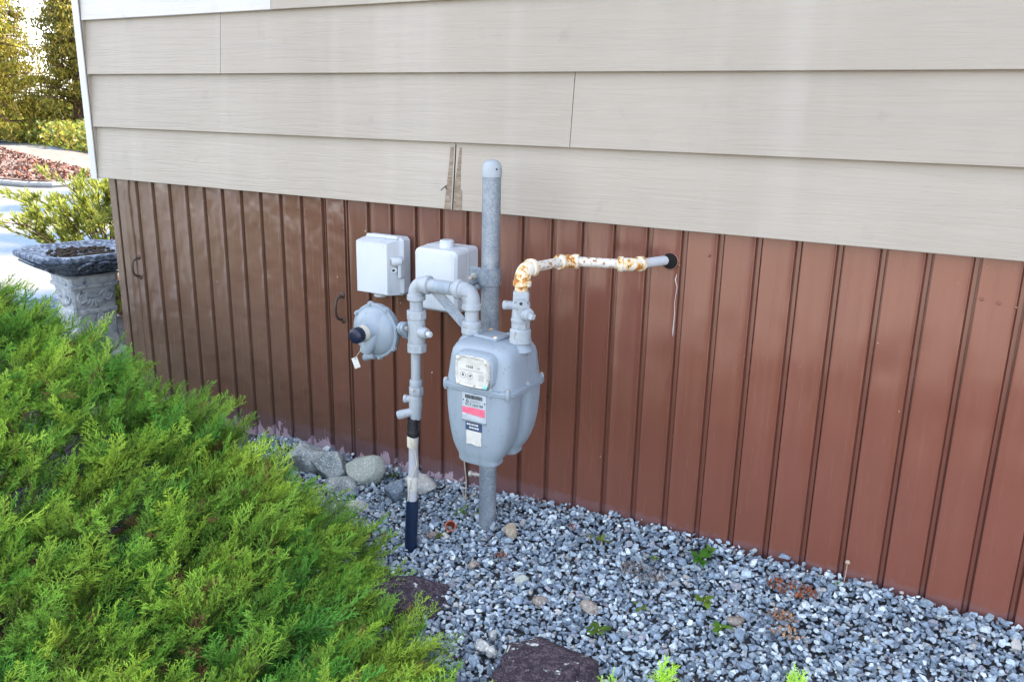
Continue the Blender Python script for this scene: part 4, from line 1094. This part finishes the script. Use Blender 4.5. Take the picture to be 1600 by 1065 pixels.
# ------------------------------------------------------------------ juniper
JR = np.random.default_rng(77)
def cone(V, T, A, p0, p1, r, t0, t1):
    p0, p1 = np.asarray(p0, float), np.asarray(p1, float); d = p1 - p0; L = np.linalg.norm(d); d /= L
    a = np.array([0, 0, 1.0]) if abs(d[2]) < .9 else np.array([1.0, 0, 0])
    u = np.cross(d, a); u /= np.linalg.norm(u); w = np.cross(d, u); o = len(V)
    for j in range(3):
        t = 2.0944 * j; V.append(p0 + (u * math.cos(t) + w * math.sin(t)) * r * 1.3)
    m = p0 + d * L * .55
    V.append(p1); A += [t0, t0, t0, t1]
    T += [(o, o + 1, o + 3), (o + 1, o + 2, o + 3), (o + 2, o, o + 3)]
def make_spray(rng, L=.106):
    V, T, A = [], [], []
    bend = rng.normal(0, .12); lift = rng.normal(.1, .1)
    def ax_(s): return np.array([L * s, bend * L * s * s, lift * L * s * s])
    for i in range(3): cone(V, T, A, ax_(i / 3), ax_((i + 1) / 3 + .12), .0016 * (1 - i * .2), .25 + .2 * i, .45 + .2 * i)
    n = int(rng.integers(9, 12))
    for i in range(n):
        s = .08 + .86 * (i + rng.uniform(-.3, .3)) / n; sg = 1 if i % 2 else -1
        ang = rng.uniform(.50, .78) * sg; l = L * .50 * (1.12 - s * .85) * rng.uniform(.75, 1.2)
        d = np.array([math.cos(ang), math.sin(ang), rng.normal(.12, .28)]); p = ax_(max(0, s))
        cone(V, T, A, p, p + d * l, .0013, .3 + .3 * s, .85)
        m = 5 if l > .02 else 3
        for q in range(m):
            f = .25 + .68 * q / m + rng.uniform(-.05, .05); sg2 = 1 if (q + i) % 2 else -1
            a2 = ang + sg2 * rng.uniform(.45, .75); ll = l * .38 * (1.15 - f * .7) * rng.uniform(.8, 1.3)
            d2 = np.array([math.cos(a2), math.sin(a2), rng.normal(.15, .4)])
            cone(V, T, A, p + d * l * f, p + d * l * f + d2 * ll, .00125, .45 + .3 * f, 1.0)
    return np.array(V), np.array(T), np.array(A)
def basis(d, up):
    d = d / np.linalg.norm(d); y = np.cross(up, d); y /= np.linalg.norm(y); z = np.cross(d, y)
    return np.stack([d, y, z], 1)
sprays = [make_spray(JR) for _ in range(10)]
def make_plume(rng, L=.20):
    Vs, Ts, As = [], [], []; off = 0
    bend = rng.normal(0, .18); sag = rng.normal(.12, .12)
    ax_ = lambda s: np.array([L * s, bend * L * s * s, sag * L * s * s])
    n = int(rng.integers(9, 12))
    for i in range(n + 1):
        V, T, A = sprays[rng.integers(len(sprays))]
        if i == n: s, ang, sc = .88, 0, 1.0
        else:
            s = .10 + .8 * i / n; ang = (1 if i % 2 else -1) * rng.uniform(.45, .85); sc = rng.uniform(.75, 1.1) * (1.12 - .45 * s)
        d = np.array([math.cos(ang), math.sin(ang), rng.normal(.22, .25)])
        up = np.array([rng.normal(0, .3), rng.normal(0, .5), 1.0])
        B = basis(d, up)
        Vs.append((V * sc) @ B.T + ax_(s)); Ts.append(T + off); off += len(V); As.append(np.clip(A * (.55 + .5 * s), 0, 1) if rng.random() > .03 else np.full(len(A), -1.0))
    sV, sT, sA = [], [], []
    for i in range(4): cone(sV, sT, sA, ax_(i / 4), ax_((i + 1) / 4 + .1), .0022 - .0003 * i, 0.0, .1)
    Vs.append(np.array(sV)); Ts.append(np.array(sT) + off); As.append(np.array(sA))
    return np.concatenate(Vs), np.concatenate(Ts), np.concatenate(As)
plumes = [make_plume(JR) for _ in range(12)]
def bush_h(x, y, d):
    H = np.interp(x, [-3.6, -3.2, -2.7, -2.4, -1.9, -1.4, -.9], [.88, .80, .60, .56, .37, .24, .17])
    h = H * (1 - (1 - min(max(d, 0) / .46, 1)) ** 2.2)
    return h + .06 * mnoise.noise((x * 3.4, y * 3.4, 3.0)) + .065 * mnoise.noise((x * 8, y * 8, 7.0))
VV, TT, CC = [], [], []; off = 0
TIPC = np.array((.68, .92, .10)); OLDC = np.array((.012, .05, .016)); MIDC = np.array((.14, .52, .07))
st = .052; plist = []
for gx in np.arange(-3.8, -.72, st):
    for gy in np.arange(-1.75, -.2, st):
        for rep in range(2):
            x, y = gx + JR.uniform(-.5, .5) * st, gy + JR.uniform(-.5, .5) * st
            d, nrm = bush_d(x, y)
            if d < .01: continue
            if y < -1.45 and rep: continue
            lump = mnoise.noise((x * 4.2, y * 4.2, 11.0))
            if lump < -.44: continue
            if rep and JR.random() < .35: continue
            plist.append((x, y, d, nrm, rep, lump))
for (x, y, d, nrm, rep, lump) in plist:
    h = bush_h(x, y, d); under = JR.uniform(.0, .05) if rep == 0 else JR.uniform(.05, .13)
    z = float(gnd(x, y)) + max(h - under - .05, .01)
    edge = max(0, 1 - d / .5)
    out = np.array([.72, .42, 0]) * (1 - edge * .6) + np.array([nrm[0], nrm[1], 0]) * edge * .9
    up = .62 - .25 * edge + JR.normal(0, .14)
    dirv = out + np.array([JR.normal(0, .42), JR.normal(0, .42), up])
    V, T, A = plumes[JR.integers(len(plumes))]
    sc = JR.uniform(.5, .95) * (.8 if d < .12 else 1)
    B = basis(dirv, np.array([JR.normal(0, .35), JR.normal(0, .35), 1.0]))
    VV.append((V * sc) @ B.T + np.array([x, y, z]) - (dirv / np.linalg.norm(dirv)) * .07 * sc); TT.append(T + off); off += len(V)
    young_lit = float(np.clip(.52 + .45 * lump + .55 * mnoise.noise((x * 8, y * 8, 7.0)) + JR.normal(0, .18) - (.25 if rep else 0), .05, 1.0))  # new growth mixed with painted shading: raised clumps brighter, hollows and lower layer darker
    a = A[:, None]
    a = np.clip(a, 0, 1) ** 1.35; c = OLDC * (1 - a) + (MIDC * (1 - young_lit) + TIPC * young_lit) * a
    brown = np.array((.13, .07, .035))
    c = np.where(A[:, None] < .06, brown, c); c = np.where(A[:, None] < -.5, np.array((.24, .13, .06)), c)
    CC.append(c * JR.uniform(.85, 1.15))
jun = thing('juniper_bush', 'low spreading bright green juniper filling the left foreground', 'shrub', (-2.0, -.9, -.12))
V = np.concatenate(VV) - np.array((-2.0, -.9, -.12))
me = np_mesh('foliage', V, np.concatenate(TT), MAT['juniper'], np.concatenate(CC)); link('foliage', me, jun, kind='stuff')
N_JUN = off
# branches running under the foliage
rng = random.Random(4); mb = MB()
for i in range(34):
    x0, y0 = rng.uniform(-2.6, -1.9), rng.uniform(-1.3, -.9)
    x1, y1 = rng.uniform(-3.2, -1.0), rng.uniform(-1.4, -.4)
    d1, _ = bush_d(x1, y1)
    if d1 < .1: continue
    h1 = bush_h(x1, y1, d1)
    mb.tube([(x0, y0, float(gnd(x0, y0))), ((x0 + x1) / 2, (y0 + y1) / 2, float(gnd(x0, y0)) + h1 * .45), (x1, y1, float(gnd(x1, y1)) + h1 - .08)], [.014, .010, .004], 6)
mb.build('branches', MAT['bark'], jun, kind='stuff')
# separate sprigs coming up along the bottom edge
def sprig(x, y, n, sc, seed, label):
    rr = np.random.default_rng(seed); Vs, Ts, Cs = [], [], []; o = 0; z = float(gnd(x, y)) - .01
    for i in range(n):
        V, T, A = sprays[rr.integers(len(sprays))]
        dirv = np.array([rr.normal(.15, .4), rr.normal(.05, .3), 1.0]); B = basis(dirv, np.array([rr.normal(), rr.normal(), .1]))
        Vs.append((V * sc * rr.uniform(.8, 1.2)) @ B.T); Ts.append(T + o); o += len(V)
        Cs.append(MIDC * (1 - A[:, None]) + TIPC * 1.15 * A[:, None])
    th = thing('juniper_sprig', label, 'sprig', (x, y, z), 'juniper sprigs along the bottom edge')
    link('foliage', np_mesh('foliage', np.concatenate(Vs), np.concatenate(Ts), MAT['juniper'], np.concatenate(Cs)), th, kind='stuff')
    mb = MB(); mb.tube([(x, y, z - .03), (x + .002, y, z + .03)], .0025, 6); mb.build('stem', MAT['bark'], th)
sprig(-.470, -.565, 6, .75, 1, 'fan-shaped green juniper sprig at the bottom, right of the large slate')
sprig(-.690, -.735, 3, .60, 2, 'thin green juniper sprig standing on the large slate')
sprig(-.565, -.640, 4, .55, 3, 'short green juniper sprig at the lower right edge of the slate')
sprig(-.205, -.450, 5, .60, 4, 'yellow-green juniper sprig at the bottom right of the gravel')

# ------------------------------------------------------------------ bird bath
BX, BY, BR = -3.875, .31, R(-11)
bath = thing('bird_bath', 'grey cast-stone bird bath with a square bowl and carved scroll pedestal', 'bird bath', (BX, BY, -.06))
Mb = Matrix.Translation((BX, BY, 0)) @ Matrix.Rotation(BR, 4, 'Z')
def sq(h, c, z, M=Mb):
    p = [(h, -h + c), (h, h - c), (h - c, h), (-h + c, h), (-h, h - c), (-h, -h + c), (-h + c, -h), (h - c, -h)]
    return [tuple(M @ Vector((a, b, z))) for a, b in p]
CS, RS = MAT['cast_stone'], MAT['rim_stone']
mb = MB(); mb.rings([sq(.085, .02, .385), sq(.125, .03, .392), (sq(.145, .035, .402)), sq(.19, .06, .428), sq(.228, .08, .455), sq(.250, .092, .470), sq(.255, .094, .474), sq(.257, .095, .492), sq(.252, .092, .499), sq(.225, .082, .499), sq(.205, .075, .486), sq(.14, .05, .470), sq(.03, .01, .466)])
bowl = mb.build('bowl', RS, bath, 20)
rng = random.Random(8); mb = MB(); vs, fs = [], []
for i in range(190):
    a = rng.uniform(0, 6.28); q = .15 * math.sqrt(rng.random()); p = Mb @ Vector((q * math.cos(a), q * math.sin(a), .474 + rng.uniform(0, .012)))
    mb.sphere(p, rng.uniform(.005, .012), 6, (1, 1, .7))
mb.build('leaf_mould', plain('dark_mould', (.035, .025, .018), .95), bath, kind='stuff')
mb = MB()
mb.rings([sq(.150, .012, -.12), sq(.150, .012, -.02), sq(.122, .010, -.005), sq(.108, .010, .02), sq(.100, .010, .10), sq(.103, .010, .185), sq(.108, .010, .19), sq(.108, .010, .205), sq(.102, .010, .21), sq(.106, .010, .30), sq(.110, .010, .318), sq(.122, .010, .322), sq(.122, .010, .338), sq(.114, .010, .342), sq(.118, .012, .372), sq(.130, .012, .385)])
ped = mb.build('pedestal', CS, bath, 20)
def scroll(cx, cz, r, sg, M):
    pts = []
    for i in range(34):
        t = i / 33; a = sg * (t * 4.2 * math.pi) + (0 if sg > 0 else math.pi); q = r * (1 - .86 * t)
        pts.append(M @ Vector((cx + q * math.cos(a), -.1075, cz + q * math.sin(a))))
    return pts
for fr in (0, 90):     # carved panel on the two faces seen: right face and left face
    F = Mb @ Matrix.Rotation(R(fr), 4, 'Z')
    mb = MB()
    for cx, sg in ((-.058, 1), (.058, -1)): mb.tube(scroll(cx, .275, .030, sg, F), .0065, 6)
    mb.tube([F @ Vector((x, -.1075, .292 - .018 * math.sin(math.pi * (x + .045) / .09))) for x in np.linspace(-.045, .045, 9)], .006, 6)
    for i in range(7):
        t = (i - 3) / 3; p0 = F @ Vector((t * .030, -.107, .262)); p1 = F @ Vector((t * .072, -.110, .235 - .012 * (1 - t * t) + .012 * abs(t))); mb.tube([p0, (p0 + p1) / 2, p1], [.005, .010, .004], 6)
    mb.build('scroll_relief', CS, ped)
    mb = MB()
    for i in range(4):
        x = -.07 + i * .045; mb.tube([F @ Vector((x + .018 * math.cos(a) * (1 - a / 14), -.104, .165 + .02 * math.sin(a) * (1 - a / 14))) for a in np.linspace(0, 8, 18)], .005, 6)
    mb.tube([F @ Vector((-.09 + .18 * i / 20, -.104, .150 + .018 * math.sin(i * 1.1))) for i in range(21)], .005, 6)
    mb.build('vine_relief', CS, ped)
    mb = MB()
    for cx, sg in ((-.07, 1), (.07, -1), (0, 1)):
        pts = []
        for i in range(22):
            t = i / 21; a = sg * t * 3.4 * math.pi; q = .034 * (1 - .8 * t); z = .435 + q * math.sin(a); y = -.160 - (z - .402) / .053 * .085
            pts.append(F @ Vector((cx + q * 1.3 * math.cos(a), y, z)))
        mb.tube(pts, .0055, 6)
    mb.build('bowl_relief', RS, bowl)

# ------------------------------------------------------------------ shrub behind the bird bath
def leaf_cloud(n, fn, seed, L, Wd, hue, var=.3, nseg=2, dirfn=None):
    rg = np.random.default_rng(seed)
    P = np.array([fn(rg) for _ in range(n)])
    D = np.array([dirfn(rg, p) for p in P]) if dirfn else rg.normal(size=(n, 3))
    D /= np.linalg.norm(D, axis=1)[:, None]
    U = rg.normal(size=(n, 3)); Sd = np.cross(D, U); Sd /= np.linalg.norm(Sd, axis=1)[:, None]
    l = (L * rg.uniform(.6, 1.25, n))[:, None]; w = l * Wd; Nn = np.cross(Sd, D)
    V = np.stack([P, P + D * l * .45 + Sd * w * .5 + Nn * w * .15, P + D * l * .45 - Sd * w * .5 + Nn * w * .15, P + D * l - Nn * l * .12], 1).reshape(-1, 3)
    b = (np.arange(n) * 4)[:, None]
    T = np.concatenate([b + np.array([[0, 1, 2]]), b + np.array([[1, 3, 2]])])
    h = np.array(hue)[rg.integers(len(hue), size=n)] * rg.uniform(1 - var, 1 + var, (n, 1))
    return V, T, np.repeat(h, 4, 0)
def leafy(parent, name, V, T, C, m=None):
    o = np.array(ORIG[parent.name]); return link(name, np_mesh(name, V - o, T, m or MAT['leaf'], C), parent, kind='stuff')
SX, SY = -4.58, 1.05
shr = thing('shrub', 'sunlit yellow-green narrow-leaved shrub behind the bird bath', 'shrub', (SX, SY, -.05))
rng = random.Random(2); mb = MB(); tips = []
for i in range(46):
    a = rng.uniform(0, 6.28); q = rng.uniform(.05, .55); h = rng.uniform(.42, .86) * (1.05 - .5 * q)
    p0 = Vector((SX + .1 * math.cos(a), SY + .1 * math.sin(a), -.06)); p2 = Vector((SX + q * 1.15 * math.cos(a), SY + q * 1.15 * math.sin(a), h)); p1 = (p0 + p2) / 2 + Vector((0, 0, .1))
    mb.tube([p0, p1, p2], [.009, .006, .003], 5); tips.append((p1, p2))
    for q2 in range(3):
        t = rng.uniform(.3, .9); b0 = p1.lerp(p2, t); b1 = b0 + Vector((rng.gauss(0, .12), rng.gauss(0, .12), rng.uniform(.04, .17))); mb.tube([b0, b1], [.003, .0015], 4); tips.append((b0, b1))
mb.build('stems', MAT['bark'], shr, kind='stuff')
def shr_pt(rg):
    a, b = tips[rg.integers(len(tips))]; t = rg.beta(3, 1.2); p = a.lerp(b, t); return np.array(p[:]) + rg.normal(0, .012, 3)
def shr_dir(rg, p):
    v = p - np.array([SX, SY, .1]); return v / np.linalg.norm(v) + rg.normal(0, .55, 3) + np.array([0, 0, .35])
leafy(shr, 'foliage', *leaf_cloud(8500, shr_pt, 9, .052, .25, [(.26, .28, .04), (.20, .23, .035), (.13, .16, .03), (.32, .33, .06)], .25, dirfn=shr_dir))

# fallen leaves on the verge
def verge_pt(rg):
    while True:
        x = rg.uniform(-26, -12); t = (-x - 12) / 14
        y = rg.uniform(5.0 - t * 2.2, 6.0 + t * 5.2)
        if x > -13.3 and y > 6.2: continue
        return np.array([x, y, .085 + rg.uniform(0, .03)])
def verge_dir(rg, p): return np.array([rg.normal(), rg.normal(), rg.uniform(.0, .9)])
V, T, C = leaf_cloud(5500, verge_pt, 77, .085, .55, [(.15, .06, .045), (.19, .11, .085), (.11, .05, .035), (.20, .15, .13)], .35, dirfn=verge_dir)
link('fallen_leaves', np_mesh('fallen_leaves', V, T, MAT['litter'], C), kind='stuff', label='red-brown fallen leaves scattered over the pale verge across the road')

# low green plant under it, by the wall corner
SX2, SY2 = -3.75, .75
sh2 = thing('shrub', 'green leafy ground shrub at the wall corner, right of the bird bath pedestal', 'shrub', (SX2, SY2, -.05))
mb = MB(); tips2 = []
rng = random.Random(6)
for i in range(22):
    a = rng.uniform(0, 6.28); q = rng.uniform(.05, .35); p0 = Vector((SX2, SY2, -.06)); p1 = Vector((SX2 + q * math.cos(a), SY2 + q * math.sin(a), rng.uniform(.15, .5))); mb.tube([p0, p1], [.006, .002], 5); tips2.append((p0.lerp(p1, .3), p1))
mb.build('stems', MAT['bark'], sh2, kind='stuff')
def s2_pt(rg):
    a, b = tips2[rg.integers(len(tips2))]; return np.array(a.lerp(b, rg.random())[:]) + rg.normal(0, .03, 3)
leafy(sh2, 'foliage', *leaf_cloud(1500, s2_pt, 19, .075, .4, [(.10, .19, .03), (.16, .24, .035), (.20, .26, .05)], .25))

# ------------------------------------------------------------------ hedge, rail fence and trees across the road
def hedge_pt(rg):
    t = rg.random(); x = -34 + t * 19; y = 16.2 - t * 6.4
    return np.array([x + rg.normal(0, .5), y + rg.normal(0, .35), rg.uniform(-.05, .62)])
hg = thing('hedge', 'low olive green hedge along the far side of the road', 'hedge', (-24, 12.5, -.05))
mb = MB()
for i in range(30):
    t = i / 29; x = -34 + t * 19; y = 16.2 - t * 6.4; mb.tube([(x, y, -.1), (x, y, .4)], [.03, .015], 5)
mb.build('stems', MAT['bark'], hg, kind='stuff')
leafy(hg, 'foliage', *leaf_cloud(16000, hedge_pt, 31, .16, .5, [(.17, .20, .03), (.11, .14, .03), (.26, .26, .03), (.28, .21, .04)], .3))
fn = thing('rail_fence', 'thin white rail fence along the top of the low hedge', 'fence', (-25, 13.6, -.05))
a0, a1 = Vector((-36, 18.2, .76)), Vector((-15.5, 11.3, .70))
mb = MB(); mb.tube([a0, a1], .035, 8); mb.build('rail', MAT['white_trim'], fn)
for i in range(9):
    p = a0.lerp(a1, i / 8); mb = MB(); mb.box(p.x - .04, p.x + .04, p.y - .04, p.y + .04, -.1, p.z + .04, .008); mb.build('fence_post', MAT['white_trim'], fn)
def tree(x, y, h, r, seed, label, hue, name='cedar_tree', n=17000, leaf=.15):
    t = thing(name, label, 'tree', (x, y, -.05), 'trees across the road')
    rg = random.Random(seed)
    mb = MB(); mb.tube([(x, y, -.2), (x + rg.gauss(0, .08), y, h * .4), (x + rg.gauss(0, .12), y, h * .75), (x, y, h * .98)], [.22, .15, .09, .02], 10); tr = mb.build('trunk', MAT['bark'], t)
    limbs = []
    mb = MB()
    for i in range(60):
        z = h * (.06 + .9 * (i / 60)); a = i * 2.4 + rg.uniform(-.4, .4); L = r * (1.05 - .82 * (z / h) ** 1.3) * rg.uniform(.55, 1.15)
        p0 = Vector((x, y, z)); p1 = p0 + Vector((math.cos(a) * L, math.sin(a) * L, rg.uniform(-.1, .25) * L)); mb.tube([p0, (p0 + p1) / 2 + Vector((0, 0, .06 * L)), p1], [.04, .025, .008], 5); limbs.append((p0, p1))
    mb.build('limbs', MAT['bark'], t, kind='stuff')
    def fn_(q):
        a, b = limbs[q.integers(len(limbs))]; u = q.beta(2.2, 1.0); p = a.lerp(b, u); return np.array(p[:]) + np.array([q.normal(0, .16), q.normal(0, .16), -abs(q.normal(0, .20))])
    def dr(q, p): return np.array([q.normal(0, .5), q.normal(0, .5), -.75 + q.normal(0, .35)])
    leafy(t, 'crown', *leaf_cloud(n, fn_, seed + 100, leaf, .34, hue, .3, dirfn=dr))
YG = [(.32, .32, .04), (.48, .43, .06), (.15, .15, .03), (.55, .42, .07), (.30, .21, .04)]
DG = [(.13, .14, .03), (.27, .25, .04), (.36, .27, .05)]
tree(-26.5, 12.2, 5.6, 1.7, 1, 'yellow-green cedar at the left edge, across the road', YG)
tree(-25.2, 14.2, 5.2, 1.6, 2, 'darker cedar between two yellow-green ones across the road', DG)
tree(-23.6, 15.4, 5.4, 1.6, 3, 'yellow-green cedar nearest the house corner across the road', YG)
tree(-30.5, 15.0, 6.6, 2.0, 4, 'tall dark cedar standing behind the left-hand cedars', DG)
tree(-28.0, 18.6, 6.8, 2.1, 5, 'tall cedar standing behind the cedar nearest the house corner', YG)
tree(-33.0, 11.5, 6.4, 2.2, 6, 'dark cedar farther left, beyond the yellow-green ones', DG)
# brush under the trees
def brush_pt(rg):
    t = rg.random(); x = -36 + t * 19; y = 19.2 - t * 6.2
    return np.array([x + rg.normal(0, .4), y + rg.normal(0, .4), rg.uniform(.0, 1.15)])
bh = thing('bushes', 'bright sunlit row of bushes behind the white rail', 'bushes', (-26, 16, -.05))
mb = MB()
for i in range(24):
    t = i / 23; x = -36 + t * 19; y = 19.2 - t * 6.2; mb.tube([(x, y, -.1), (x, y, .8)], [.04, .015], 5)
mb.build('stems', MAT['bark'], bh, kind='stuff')
leafy(bh, 'foliage', *leaf_cloud(14000, brush_pt, 41, .20, .5, [(.36, .38, .05), (.28, .33, .05), (.42, .40, .08)], .3))

print('gravel stones', N_GRAVEL, 'juniper verts', N_JUN, 'tris', sum(len(o.data.polygons) for o in S.objects if o.type == 'MESH'))
